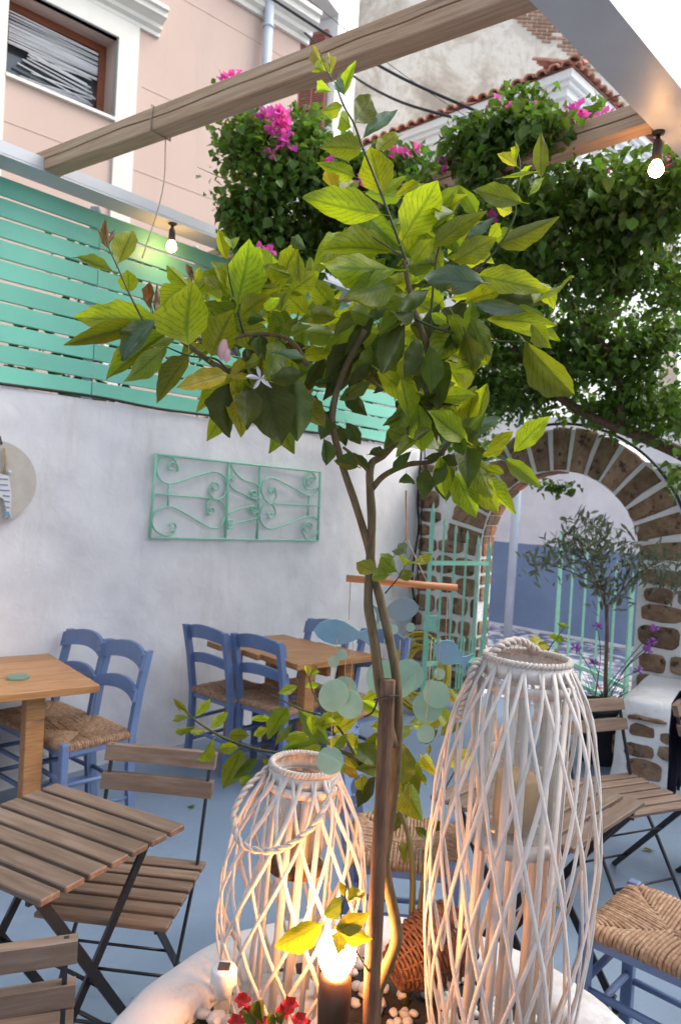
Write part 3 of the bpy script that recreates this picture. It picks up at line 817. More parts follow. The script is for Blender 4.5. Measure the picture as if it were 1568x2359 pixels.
# hip roof and barrel tiles along the eaves
e = base + (nL + nR) * 0.44 + V((0, 0, K.z - 0.01))
ap = e + (HL + HR) * 2.6 + V((0, 0, 1.2))
rf = MB().add([e, e + HL * 8.5, e + HL * 8.5 + HR * 2.6 + V((0, 0, 1.2)), ap, e + HR * 5.5, e + HR * 5.5 + HL * 2.6 + V((0, 0, 1.2))], [(0, 1, 2, 3), (0, 3, 5, 4)]).build('roof', 'tile', wh)
def tile_mesh():
    mb = MB(); n = 8; vs = []
    for k, (yy, r) in enumerate(((0, 0.105), (0.5, 0.09))):
        for j in range(n + 1):
            th = math.pi * j / n
            vs.append((r * math.cos(th), yy, r * math.sin(th) * 0.8 + 0.01))
        for j in range(n + 1):
            th = math.pi * (n - j) / n
            vs.append(((r - 0.02) * math.cos(th), yy, (r - 0.02) * math.sin(th) * 0.8))
    m = 2 * (n + 1)
    fs = [(j, (j + 1) % m, (j + 1) % m + m, j + m) for j in range(m)] + [tuple(range(m))[::-1], tuple(range(m, 2 * m))]
    mb.add(vs, fs); me = mb.mesh('roof_tile'); fixn(me); me.materials.append(MT['tile']); return me
tm = tile_mesh()
for d, inw, L in ((HL, HR, 8.2), (HR, HL, 5.2)):
    for i in range(int(L / 0.24)):
        for k in range(2):
            p = e + d * (0.1 + i * 0.24) + inw * (-0.05 + 0.42 * k) + V((0, 0, 0.0 + 0.19 * k)) + V((0, 0, rnd.uniform(-.015, .015)))
            sl_ = (inw + V((0, 0, 0.46))).normalized()
            x_ = d if (d.cross(sl_)).z > 0 else -d
            z_ = x_.cross(sl_)
            mw = Matrix((x_, sl_, z_)).transposed().to_4x4(); mw.translation = p
            inst('roof_tile', tm, rf, mw @ Matrix.Rotation(rnd.uniform(-.05, .05), 4, 'Z'))
# ridge tile at the hip corner
rd = (HL + HR + V((0, 0, 0.46))).normalized()
for k in range(3):
    x_ = rd.cross(V((0, 0, 1))).normalized(); z_ = x_.cross(rd)
    mw = Matrix((x_, rd, z_)).transposed().to_4x4(); mw.translation = e + rd * (0.45 * k - 0.1) + V((0, 0, 0.05))
    inst('ridge_tile', tm, rf, mw)

# ---- street wall with blue dado beyond the arch
s0, s1 = at(1120, 1432, 11.2), at(1440, 1484, 9.75)
s0.z = s1.z = 0
SWD = (s1 - s0).normalized(); SWN = V((-SWD.y, SWD.x, 0))
if SWN.y > 0: SWN = -SWN
stw = wthing('street_wall', 'white street wall with blue painted lower half seen through the arch', 'wall', s0)
MB().prism([s0 - SWD * 3, s1 + SWD * 2.6, s1 + SWD * 2.6 + V((0, 0, 3.0)), s0 - SWD * 3 + V((0, 0, 3.0))], SWN * -0.25).build('wall', 'wall', stw)
MB().prism([s0 - SWD * 3 + V((0, 0, .03)), s1 + SWD * 2.6 + V((0, 0, .03)), s1 + SWD * 2.6 + V((0, 0, 1.21))] + [s1 + SWD * (2.6 - 0.1 * i) + V((0, 0, 1.21 + 0.015 * noise.noise(V((i * .3, 0, 0))))) for i in range(1, 75)] + [s0 - SWD * 3 + V((0, 0, 1.22))], SWN * 0.012).build('painted_dado', 'dadoblue', stw)
MB().prism([s0 - SWD * 3 + SWN * 0.02, s1 + SWD * 2.6 + SWN * 0.02, s1 + SWD * 2.6 + SWN * 0.02 + V((0, 0, .03)), s0 - SWD * 3 + SWN * 0.02 + V((0, 0, .03))], SWN * 0.10).build('white_kerb', 'wall', stw)
# street pole
pb = at(1166, 1500, 9.6); 
pole = MB().tube([V((pb.x, pb.y, 0)), V((pb.x + 0.02, pb.y, 3.4))], 0.055, 12).build('street_pole', 'zinc')
tag(pole, 'plain grey metal pole standing in the street behind the arch', 'pole')

# ---- overhead cables
for nm, pts, r, lab in (('overhead_cable', [(600, -20, 7), (780, 96, 6.5), (930, 182, 6.2), (1110, 262, 6.0), (1190, 300, 5.9)], 0.012, 'thick black cable running from upper left down to the bougainvillea'),
                   ('overhead_cable', [(702, 76, 9.0), (800, 165, 7.6), (900, 225, 6.8), (1010, 262, 6.4), (1120, 287, 6.2)], 0.012, 'lower black cable sagging below the timber beam')):
    tag(MB().tube(smooth_path([at(*p) for p in pts], 8), r, 8).build(nm, 'cable'), lab, 'cable')
tag(MB().tube(smooth_path([at(700, -10, 9), at(940, 180, 9), at(1250, 380, 9.5)], 6), 0.004, 5).build('thin_wire', 'cable'), 'thin wire crossing in front of the old building', 'wire')

# ================================================================= stone arch wall
TJ0, TJ1 = 0.69, 2.05
ARC, ARR, SPR, RING = (TJ0 + TJ1) / 2, (TJ1 - TJ0) / 2, 1.35, 0.36
TH = 0.21
aw = wthing('stone_arch', 'brown stone arch gateway with thick white mortar joints', 'arch', al(ARC))
def arch_pts(r, n=28):
    return [(ARC - r * math.cos(math.pi * i / n), SPR + r * math.sin(math.pi * i / n)) for i in range(n + 1)]
outer = arch_pts(ARR + RING - 0.02)
def slab(poly, out, d, nm, m):
    return MB().prism([al(t, out, z) for t, z in poly], AN * d).build(nm, m, aw)
left = [(-0.05, 0), (TJ0, 0), (TJ0, SPR)]
inner = arch_pts(ARR)
# body in strips between intrados and top
top = 2.16
def topz(t):
    r = ARR + RING - 0.02
    a = abs(t - ARC)
    return max(2.10, SPR + math.sqrt(max(r * r - a * a, 0)))
mb = MB()
mb.prism([al(-0.05, 0, 0), al(TJ0, 0, 0), al(TJ0, 0, SPR)] + [al(TJ0 - i * (TJ0 + 0.05) / 12, 0, topz(TJ0 - i * (TJ0 + 0.05) / 12)) for i in range(13)], AN * -TH)
tr2 = 4.2
mb.prism([al(tr2, 0, 0), al(TJ1, 0, 0), al(TJ1, 0, SPR)] + [al(TJ1 + i * (tr2 - TJ1) / 24, 0, topz(TJ1 + i * (tr2 - TJ1) / 24)) for i in range(25)], AN * -TH)
for i in range(28):
    (ta, za), (tb, zb) = inner[i], inner[i + 1]
    mb.prism([al(ta, 0, za), al(tb, 0, zb), al(tb, 0, topz(tb)), al(ta, 0, topz(ta))], AN * -TH)
mb.build('mortar_body', 'mortar', aw)
rnd = random.Random(11)
def stone_poly(pts, out0, d, nm='stone', m='stone', parent=None, fn=al, jit=0.010, sub=2):
    """rough stone: polygon outline in (t, z) roughened, bevelled inwards"""
    P = []
    n = len(pts)
    for i in range(n):
        a, b = V((*pts[i], 0)), V((*pts[(i + 1) % n], 0))
        for k in range(sub):
            p = a.lerp(b, k / sub)
            P.append((p.x + rnd.uniform(-jit, jit), p.y + rnd.uniform(-jit, jit)))
    cx = sum(p[0] for p in P) / len(P); cz = sum(p[1] for p in P) / len(P)
    k = len(P)
    ring = lambda s, o: [fn(cx + (p[0] - cx) * s, out0 + o, cz + (p[1] - cz) * s) for p in P]
    vs = ring(1.0, -0.02) + ring(0.985, d * 0.55) + ring(0.86, d) + [fn(cx, out0 + d * rnd.uniform(0.8, 1.25), cz)]
    fs = [(j + i * k, (j + 1) % k + i * k, (j + 1) % k + (i + 1) * k, j + (i + 1) * k) for i in range(2) for j in range(k)]
    fs += [(2 * k + j, 2 * k + (j + 1) % k, 3 * k) for j in range(k)]
    mb = MB().add(vs, fs)
    return mb.build(nm, m, parent)
# voussoirs
nvs = 15
for i in range(nvs):
    a0, a1 = math.pi * (i + 0.075) / nvs, math.pi * (i + 0.925) / nvs
    g0 = rnd.uniform(0.0, 0.012); 
    r0, r1 = ARR + 0.005, ARR + RING * rnd.uniform(0.9, 1.0)
    da = rnd.uniform(0.0, 0.015)
    pts = [(ARC - r * math.cos(a), SPR + r * math.sin(a)) for r, a in ((r0, a0 + da), (r1, a0 + da), (r1 + 0.005, (a0 + a1) / 2), (r1, a1 - da), (r0, a1 - da))]
    o = stone_poly(pts, 0, 0.022, 'voussoir', 'stone', aw, jit=0.007)
# intrados bricks lining the left reveal
for i in range(11):
    a0, a1 = math.pi * (i + 0.06) / 22, math.pi * (i + 0.94) / 22
    for o0, o1 in ((-0.015, -0.10), (-0.112, -0.20)):
        vs = []
        for r in (ARR - 0.012, ARR + 0.05):
            for a in (a0, a1):
                for o_ in (o0, o1):
                    vs.append(al(ARC - r * math.cos(a), o_, SPR + r * math.sin(a)))
        MB().add(vs, [(0, 1, 3, 2), (4, 6, 7, 5), (0, 2, 6, 4), (1, 5, 7, 3), (0, 4, 5, 1), (2, 3, 7, 6)]).build('brick', 'brickred' if rnd.random() < 0.5 else 'stone', aw)
# jamb bricks down the left reveal
z = 0.05
while z < SPR - 0.04:
    h = rnd.uniform(0.09, 0.16)
    for o0, o1 in ((-0.015, -0.10), (-0.112, -0.20)):
        if rnd.random() < 0.85:
            c = al(TJ0 + 0.002, (o0 + o1) / 2, z + h / 2)
            MB().bev(c, (0.03, abs(o1 - o0) * 0.9, h * 0.8), 0.008, Matrix((AD, AN, V((0, 0, 1)))).transposed()).build('brick', 'brickred' if rnd.random() < 0.25 else 'stone', aw)
    z += h
# rubble courses on the piers
def courses(t0, t1, z0, z1, skip, parent, fn=al, hmin=0.12, hmax=0.19, wmin=0.12, wmax=0.30, out=0.0):
    z = z0
    while z < z1 - 0.05:
        h = min(rnd.uniform(hmin, hmax), z1 - z)
        t = t0 + rnd.uniform(0, 0.04)
        while t < t1 - 0.05:
            wd = min(rnd.uniform(wmin, wmax), t1 - t)
            g = rnd.uniform(0.018, 0.034)
            if wd > 0.07 and not skip(t + wd / 2, z + h / 2, wd / 2):
                j = rnd.uniform(-0.012, 0.012)
                a_, b_ = (wd - g) / 2, (h - g) / 2; sk = rnd.uniform(-.25, .25); ex = rnd.uniform(.42, .62)
                sg_ = lambda q: math.copysign(abs(q) ** ex, q)
                pp = [(sg_(math.cos(2 * math.pi * (q + .5) / 14)), sg_(math.sin(2 * math.pi * (q + .5) / 14))) for q in range(14)]
                stone_poly([(t + wd / 2 + px * a_ * (1 + sk * .3 * py), z + h / 2 + j + py * b_ * (1 + sk * .4 * px)) for px, py in pp], out, rnd.uniform(0.014, 0.03), 'stone', 'stone', parent, fn, 0.005, 1)
            t += wd
        z += h
def in_ring(t, z, hw):
    if z < SPR - 0.02: return TJ0 - 0.0 < t + hw * 0.2 and t - hw * 0.2 < TJ1
    return math.hypot(t - ARC, z - SPR) < ARR + RING + hw * 0.75
courses(0.0, TJ0, 0.04, 2.08, in_ring, aw)
courses(TJ1, 3.3, 0.04, 2.08, in_ring, aw, hmax=0.2, wmax=0.34)
# cables down the corner
tag(MB().tube(smooth_path([al(0.04, 0.05 + 0.02 * math.sin(i * 1.7), 2.2 - 0.24 * i) + WN * 0.01 * math.sin(i * 2.3) for i in range(9)], 5), 0.010, 6)
    .tube(smooth_path([al(0.08, 0.04 + 0.02 * math.sin(i * 2.7 + 1), 2.2 - 0.22 * i) for i in range(9)], 5), 0.006, 6).build('corner_cable', 'cable'), 'black cables hanging down the corner between white wall and stone pier', 'cable')
cobj2 = MB().tube(smooth_path([al(ARC + (ARR + RING + 0.02) * math.cos(R(a)), 0.03, SPR + (ARR + RING + 0.02) * math.sin(R(a))) for a in range(100, 5, -8)] , 4), 0.012, 6).build('arch_cable', 'cable')
tag(cobj2, 'black cable following the outer curve of the stone arch', 'cable')

# ---- rubble bench at the right
bq = [V((2.36, 5.72, 0)), V((1.84, 4.86, 0)), V((2.75, 4.22, 0)), V((3.5, 5.0, 0))]
bench = wthing('rubble_bench', 'low rubble stone bench with thick whitewashed top beside the arch', 'bench', bq[1])
def bench_mesh():
    n = 48; vs = []; per = []
    for i in range(4):
        a, b = bq[i], bq[(i + 1) % 4]
        for k in range(n // 4): per.append(a.lerp(b, k / (n // 4)))
    cen = sum(per, V()) / len(per)
    lv = [(0, 1.03), (0.12, 1.0), (0.28, 0.99), (0.42, 0.985), (0.50, 0.97), (0.53, 0.93), (0.54, 0.7), (0.535, 0.35)]
    for z, s in lv:
        for i, p in enumerate(per):
            q = cen + (p - cen) * s
            d = 0.03 * noise.noise(V((q.x * 4, q.y * 4, z * 5)))
            # rounded corners
            vs.append((q.x + d, q.y + d, z + (0.02 * noise.noise(V((q.x * 3, q.y * 3, 4))) if z > 0 else 0)))
    fs = [(l * n + j, l * n + (j + 1) % n, (l + 1) * n + (j + 1) % n, (l + 1) * n + j) for l in range(len(lv) - 1) for j in range(n)]
    fs.append(tuple((len(lv) - 1) * n + j for j in range(n)))
    return MB().add(vs, fs, True)
bench_mesh().build('whitewashed_body', 'mortar', bench)
for a, b in ((bq[0], bq[1]), (bq[1], bq[2])):
    d = (b - a).normalized(); n_ = V((d.y, -d.x, 0))
    cen = sum(bq, V()) / 4
    if n_.dot(a - cen) < 0: n_ = -n_
    courses(0.03, (b - a).length - 0.03, 0.02, 0.44, lambda t, z, h: rnd.random() < 0.12, bench, lambda t, o, z, a=a, d=d, n_=n_: a + d * t + n_ * o + V((0, 0, z)), 0.10, 0.16, 0.12, 0.3, 0.0)

# ---- mint gate leaves
def gate_leaf(label, hinge, free, tops, bottom, rails, parent=None, thick=0.0085):
    t = wthing('gate_leaf', label, 'gate', V((hinge.x, hinge.y, 0)), 'mint iron gate leaves in the arch')
    n = len(tops)
    for i, zt in enumerate(tops):
        p = hinge.lerp(free, i / (n - 1)); p = V((p.x, p.y, 0))
        r = thick * (1.9 if i in (0, n - 1) else 1.0)
        MB().beam(p + V((0, 0, bottom)), p + V((0, 0, zt - 0.08)), r * 2, r * 2, up=V((0, 1, 0))).build('bar', 'mintmetal', t)
        MB().lathe([(0, 0.08), (0.004, 0.06), (0.014, 0.02), (0.010, 0.008), (0.016, 0.0), (0.010, -0.008), (0, -0.01)], 8, p + V((0, 0, zt - 0.08))).build('spike', 'mintmetal', t)
    for z in rails:
        MB().beam(V((hinge.x, hinge.y, z)), V((free.x, free.y, z)), 0.03, 0.035).build('rail', 'mintmetal', t)
    return t
gh, gf = at(1118, 1400, 6.42), at(984, 1400, 6.10)
tops = [at(1117, 1238, 6.42).z, at(1094, 1230, 6.36).z, at(1069, 1218, 6.3).z, at(1045, 1203, 6.24).z, at(1018, 1186, 6.17).z, at(993, 1156, 6.10).z]
gl = gate_leaf('open mint iron gate leaf with spikes against the left stone pier', gh, gf, tops, 0.06, [at(1050, 1297, 6.25).z, at(1050, 1525, 6.25).z, 0.12])
MB().box(V((gf.x, gf.y, 0)) + V((0.03, 0, at(990, 1435, 6.1).z)), (0.10, 0.045, 0.12)).build('lock_box', 'mintmetal', gl)
# short dog bars in the lower panel
for i in range(10):
    p = gh.lerp(gf, (i + 0.5) / 10)
    zt = at(1050, 1480 , 6.25).z
    MB().beam(V((p.x, p.y, 0.12)), V((p.x, p.y, zt)), 0.012, 0.012, up=V((0, 1, 0))).build('short_bar', 'mintmetal', gl)
    MB().lathe([(0, 0.05), (0.012, 0.012), (0.006, 0.0), (0, -0.01)], 8, V((p.x, p.y, zt))).build('spike', 'mintmetal', gl)
g2h, g2f = at(1452, 1400, 6.15), at(1284, 1400, 7.35)
tops2 = [1.25, 1.32, 1.38, 1.45, 1.53, at(1290, 1212, 7.35).z]
gate_leaf('mint iron gate leaf swung open behind the potted olive tree', g2h, g2f, tops2, 0.1, [0.14, 0.30])
# ================================================================= furniture
# ---- blue taverna chair: local frame, faces +Y, seat 0.46 high
def make_taverna():
    hw, dp = 0.182, 0.18
    parts = []
    def P(mb, nm, m): me = mb.mesh(nm); fixn(me); me.materials.append(MT[m]); parts.append((nm, me))
    for s in (-1, 1):
        # rear post: straight to the seat, then raked back
        pts = [V((s * hw, -dp - 0.02, 0)), V((s * hw, -dp, 0.25)), V((s * hw, -dp, 0.46)), V((s * hw, -dp - 0.035, 0.68)), V((s * hw, -dp - 0.078, 0.872))]
        mb = MB()
        for a, b in zip(pts[:-1], pts[1:]): pass
        n = len(pts); vs = []; q = 0.0185
        for p in pts:
            for x, y in ((-q, -q), (q, -q), (q, q), (-q, q)): vs.append(p + V((x * 0.85, y, 0)))
        fs = [(i * 4 + j, i * 4 + (j + 1) % 4, (i + 1) * 4 + (j + 1) % 4, (i + 1) * 4 + j) for i in range(n - 1) for j in range(4)]
        fs += [(3, 2, 1, 0), tuple((n - 1) * 4 + j for j in range(4))]
        P(MB().add(vs, fs), 'back_post', 'blue')
        P(MB().bev((s * hw, dp, 0.24), (0.037, 0.037, 0.48), 0.004), 'front_leg', 'blue')
        for z in (0.14, 0.27):
            P(MB().tube([(s * hw, -dp, z), (s * hw, dp, z + 0.01)], 0.012, 8), 'stretcher', 'blue')
    for y, zs in ((dp, (0.17, 0.30)), (-dp, (0.20,))):
        for z in zs: P(MB().tube([(-hw, y, z), (hw, y, z)], 0.012, 8), 'stretcher', 'blue')
    for zc, hh in ((0.838, 0.078), (0.672, 0.058)):
        yb = -dp - 0.035 - 0.05 * (zc - 0.68) / 0.22
        vs = []; n = 10
        for i in range(n + 1):
            u = -1 + 2 * i / n
            x = u * (hw + 0.014); bow = -0.030 * (1 - u * u)
            arch = 0.036 * (1 - u * u)
            for y_, z_ in ((0.022, -hh / 2 + arch * 0.8), (0.040, -hh / 2 + arch * 0.8), (0.040, hh / 2 + arch), (0.022, hh / 2 + arch)):
                vs.append((x, yb + bow + y_ + (-0.23 * (z_) if True else 0) - 0.0, zc + z_ - 0.02))
        fs = [(i * 4 + j, i * 4 + (j + 1) % 4, (i + 1) * 4 + (j + 1) % 4, (i + 1) * 4 + j) for i in range(n) for j in range(4)] + [(3, 2, 1, 0), tuple(n * 4 + j for j in range(4))]
        P(MB().add(vs, fs), 'back_slat', 'blue')
        for s in (-1, 1):
            for dz in (-0.018, 0.018):
                P(MB().lathe([(0, 0.005), (0.006, 0.004), (0.0075, 0), (0, 0)], 8, (0, 0, 0)), 'bolt', 'blue')
                nm, me = parts[-1]
                me.transform(Matrix.Translation((s * (hw + 0.002), yb + 0.0405 - 0.23 * (dz - 0.01 + 0.02) , zc + dz - 0.01)) @ Matrix.Rotation(R(-90), 4, 'X'))
    for y in (dp, -dp): P(MB().bev((0, y, 0.432), (2 * hw - 0.04, 0.024, 0.035), 0.003), 'seat_rail', 'blue')
    for s in (-1, 1): P(MB().bev((s * hw, 0, 0.432), (0.024, 2 * dp - 0.04, 0.035), 0.003), 'seat_rail', 'blue')
    # rush seat: strands wrapped over each rail, meeting on the diagonals
    rr = random.Random(2)
    mb = MB()
    for side in range(4):
        ax, half, oth = ((0, hw, dp), (1, dp, hw), (0, hw, dp), (1, dp, hw))[side]
        sg = (1, 1, -1, -1)[side]
        ns = 27
        for i in range(ns):
            s = -1 + (2 * i + 1) / ns
            off = s * (half - 0.006)
            ln = oth * (1 - abs(s)) + 0.006
            q = 0.0072 * rr.uniform(0.85, 1.15)
            e = oth + 0.012
            dz = rr.uniform(-0.002, 0.002)
            path = [(e - 0.004, 0.442), (e + 0.005, 0.455), (e - 0.004, 0.469 + dz), (e - 0.03, 0.472 + dz), (e - 0.5 * ln - 0.02, 0.467 + dz), (e - ln - 0.008, 0.456)]
            pts = []
            for d, z in path:
                o = off + rr.uniform(-0.0015, 0.0015)
                pts.append(V((o, sg * d, z)) if ax == 0 else V((sg * d, o, z)))
            mb.tube(pts, q, 5, cap=False)
    mb.box((0, 0, 0.448), (2 * hw - 0.01, 2 * dp - 0.01, 0.012))
    P(mb, 'rush_seat', 'rush')
    return parts
TAV = make_taverna()
def put(parts, name, label, cat, loc, rz, group):
    t = thing(name, label, cat, loc, rz, group)
    for nm, me in parts: inst(nm, me, t, Matrix.Identity(4))
    return t
def face(d): return math.atan2(-d[0], d[1])       # rotation that turns +Y into direction d
def taverna(backc, fwd, label, dist=0.26):
    """backc: ground point under the middle of the back's top"""
    f = V((fwd[0], fwd[1], 0)).normalized()
    c = V((backc[0], backc[1], 0)) + f * dist
    return put(TAV, 'taverna_chair', label, 'chair', c, face(f), 'blue taverna chairs with rush seats')
taverna((-1.36, 4.22), (-0.64, -0.77), 'blue rush seat chair against the wall behind the chair at the thick pine table')
taverna((-1.07, 3.99), (-0.67, -0.74), 'blue rush seat chair with back to us right of the thick pine table')
taverna((-0.78, 4.58), (0.66, 0.75), 'blue rush seat chair farthest left of the middle pine table')
taverna((-0.445, 4.37), (0.62, 0.78), 'blue rush seat chair in front of the middle pine table')
taverna((-0.03, 5.06), (-0.72, -0.69), 'blue rush seat chair on the far side of the middle pine table near the wall')
taverna((0.33, 4.78), (-0.70, -0.71), 'blue rush seat chair between the middle pine table and the gate')
taverna((0.04, 2.80), (0.99, -0.12), 'blue rush seat chair glimpsed behind the small lantern and lemon trunk')
nb = V((1.016 + 1.33, 2.155 + 2.33, 0)) / 2
put(TAV, 'taverna_chair', 'blue rush seat chair close at the right edge behind the tall lantern', 'chair', V((1.06, 2.265, 0)), face((-0.74, 0.67)), 'blue taverna chairs with rush seats')

# ---- folding chair: faces +Y
def make_folding(up=0.0):
    parts = []
    def P(mb, nm, m): me = mb.mesh(nm); fixn(me); me.materials.append(MT[m]); parts.append((nm, me))
    hw = 0.175
    def yb(z): return -0.27 + (0.80 - z) * 0.52 if z > 0.45 else -0.088 + (0.45 - z) * 0.80
    for zc, hh in ((0.775 + up, 0.05), (0.685 + up * .9, 0.05)):
        y = -0.27 + (0.80 - zc) * 0.30
        vs = []; n = 6
        for i in range(n + 1):
            u = -1 + 2 * i / n; x = u * 0.195; bw = -0.006 * (1 - u * u)
            for y_, z_ in ((-0.014, -hh / 2), (0.013, -hh / 2), (0.013, hh / 2), (-0.014, hh / 2)):
                vs.append((x, y + y_ + bw - z_ * 0.3, zc + z_))
        fs = [(i * 4 + j, i * 4 + (j + 1) % 4, (i + 1) * 4 + (j + 1) % 4, (i + 1) * 4 + j) for i in range(n) for j in range(4)] + [(3, 2, 1, 0), tuple(n * 4 + j for j in range(4))]
        P(MB().add(vs, fs), 'back_slat', 'greywood')
    for s in (-1, 1):
        x = s * hw
        pts = ([V((x, -0.272 - up * .3, 0.80 + up))] if up else []) + [V((x, -0.272, 0.80)), V((x, -0.222, 0.63)), V((x, -0.165, 0.46)), V((x, 0.02, 0.23)), V((x, 0.19, 0.0))]
        mb = MB()
        for a, b in zip(pts[:-1], pts[1:]): mb.beam(a, b, 0.009, 0.014, up=V((0, 1, 0.3)))
        P(mb, 'back_frame', 'black')
        P(MB().beam((x * 0.90, 0.17, 0.435), (x * 0.90, -0.22, 0.0), 0.008, 0.024, up=V((0, 1, 0))), 'rear_leg', 'black')
        P(MB().beam((x * 0.90, -0.165, 0.432), (x * 0.90, 0.185, 0.432), 0.010, 0.022), 'seat_rail', 'black')
        P(MB().bev((x, 0.19, 0.008), (0.018, 0.034, 0.016), 0.004), 'foot', 'black')
    P(MB().tube([(-hw, 0.12, 0.095), (hw, 0.12, 0.095)], 0.006, 6), 'crossbar', 'black')
    P(MB().tube([(-hw * .9, -0.145, 0.085), (hw * .9, -0.145, 0.085)], 0.006, 6), 'crossbar', 'black')
    P(MB().tube([(-hw * .9, 0.06, 0.30), (hw * .9, 0.06, 0.30)], 0.005, 6), 'crossbar', 'black')
    for i in range(6):
        y = -0.165 + 0.07 * i
        P(MB().bev((0, y, 0.452), (0.395, 0.053, 0.016), 0.003), 'seat_slat', 'greywood')
    return parts
FOL = make_folding()
def folding(loc, fwd, label):
    return put(FOL, 'folding_chair', label, 'chair', V((loc[0], loc[1], 0)), face(fwd), 'folding slatted bistro chairs')
f1 = V((-0.10, -1.0, 0)).normalized()
folding((-0.60, 2.36), f1, 'folding slatted chair facing us behind the slatted table at left')
put(make_folding(0.08), 'folding_chair', 'folding slatted chair with back to us cut off at lower left', 'chair', V((-0.708, 1.584, 0)), face((-0.31, 0.95)), 'folding slatted bistro chairs')
folding((1.365, 3.40), (0.41, -0.91), 'folding slatted chair standing in front of the olive pot')
c3 = folding((1.98, 3.62), (0.80, -0.60), 'folding chair with dark garment at the right edge before the rubble bench')

# ---- folding slatted table
def make_folding_table(L=0.545, Wd=0.535, h=0.71):
    parts = []
    def P(mb, nm, m): me = mb.mesh(nm); fixn(me); me.materials.append(MT[m]); parts.append((nm, me))
    n = 7; pitch = Wd / n
    for i in range(n):
        P(MB().bev((0, -Wd / 2 + pitch * (i + .5), h - 0.009), (L, pitch - 0.015, 0.018), 0.003), 'slat', 'greywood')
    for s in (-1, 1):
        x = s * (L / 2 - 0.06)
        P(MB().beam((x, -Wd / 2 + .02, h - 0.028), (x, Wd / 2 - .02, h - 0.028), 0.012, 0.02), 'batten', 'black')
        P(MB().beam((x, -Wd / 2 + .05, h - 0.03), (x, Wd / 2 - 0.02, 0.0), 0.008, 0.028, up=V((0, 1, 0))), 'leg', 'black')
        x2 = x - s * 0.03
        P(MB().beam((x2, Wd / 2 - .05, h - 0.03), (x2, -Wd / 2 + 0.02, 0.0), 0.008, 0.028, up=V((0, 1, 0))), 'leg', 'black')
    xx = L / 2 - 0.06
    for y in (Wd / 2 - .045, -Wd / 2 + .045):
        P(MB().tube([(-xx, y, 0.035), (xx, y, 0.035)], 0.007, 6), 'crossbar', 'black')
    P(MB().tube([(-xx, 0, h / 2 - 0.01), (xx, 0, h / 2 - 0.01)], 0.006, 6), 'crossbar', 'black')
    return parts
FTB = make_folding_table()
kR, kF, kN = atz(430, 1897, 0.71), atz(150, 1806, 0.71), atz(197, 2028, 0.71)
xd = (kR - kF); xd.z = 0; xd.normalize(); yd = V((-xd.y, xd.x, 0))
ctr = kR - xd * 0.2725 - yd * 0.2675
put(FTB, 'folding_table', 'square slatted folding table with black legs at lower left', 'table', V((ctr.x, ctr.y, 0)), math.atan2(xd.y, xd.x), 'slatted folding tables')
xd2 = V((0.68, 0.73, 0)).normalized()
put(FTB, 'folding_table', 'slatted folding table half hidden behind the tall lantern', 'table', V((0.735, 2.60, 0)), math.atan2(xd2.y, xd2.x), 'slatted folding tables')

# ---- pine tables
def pine_table(label, corner, u, v, Lu, Lv, zt=0.75, legs=((0.12, 0.1), (0.88, 0.1), (0.12, 0.9), (0.88, 0.9)), lw=0.09):
    u = V((*u, 0)).normalized(); v = V((*v, 0)).normalized(); c = V((*corner, 0))
    t = wthing('pine_table', label, 'table', c, 'oiled pine tables')
    n = 5
    for i in range(n):
        a = c + v * (Lv * (i + .5) / n) + V((0, 0, zt - 0.0175))
        wv = Lv / n - 0.0016
        m3 = Matrix((u, V((0, 0, 1)).cross(u), V((0, 0, 1)))).transposed()
        o = MB().bev((0, 0, 0), (Lu, wv, 0.035), 0.002).build('plank', 'pinewood', t)
        mw = m3.to_4x4(); mw.translation = a + u * (Lu / 2); o.matrix_basis = mw
    for a, b in legs:
        p = c + u * (Lu * a) + v * (Lv * b)
        m3 = Matrix((u, V((0, 0, 1)).cross(u), V((0, 0, 1)))).transposed()
        o = MB().bev((0, 0, 0), (lw, lw, zt - 0.036), 0.004).build('leg', 'pinewood', t)
        mw = m3.to_4x4() ; mw.translation = p + V((0, 0, (zt - 0.036) / 2)); o.matrix_basis = mw
    for a in (0.5,):
        MB().beam(c + u * (Lu * a) + v * (Lv * .1) + V((0, 0, zt - 0.08)), c + u * (Lu * a) + v * (Lv * .9) + V((0, 0, zt - 0.08)), 0.03, 0.07).build('apron', 'pinewood', t)
    return t
tlc = atz(232, 1578, 0.75)
pl = pine_table('thick pine table at the left edge in front of two blue chairs', (tlc.x, tlc.y), (-0.80, -0.60), (-0.62, 0.785), 1.1, 0.78, legs=((0.24, 0.17), (0.88, 0.15), (0.30, 0.85), (0.88, 0.85)), lw=0.085)
tag(MB().lathe([(0, 0), (0.05, 0), (0.055, 0.012), (0.048, 0.016), (0.04, 0.006), (0, 0.005)], 20, atz(42, 1563, 0.7505)).build('ashtray', 'disc'), 'small round glass ashtray on the left pine table', 'ashtray')
tn = atz(690, 1531, 0.75)
pine_table('pine table by the white wall with blue chairs around it', (tn.x, tn.y), (0.77, 0.64), (-0.77, 0.64), 0.60, 0.82, legs=((0.75, 0.12), (0.25, 0.12), (0.25, 0.88), (0.75, 0.88)), lw=0.075)

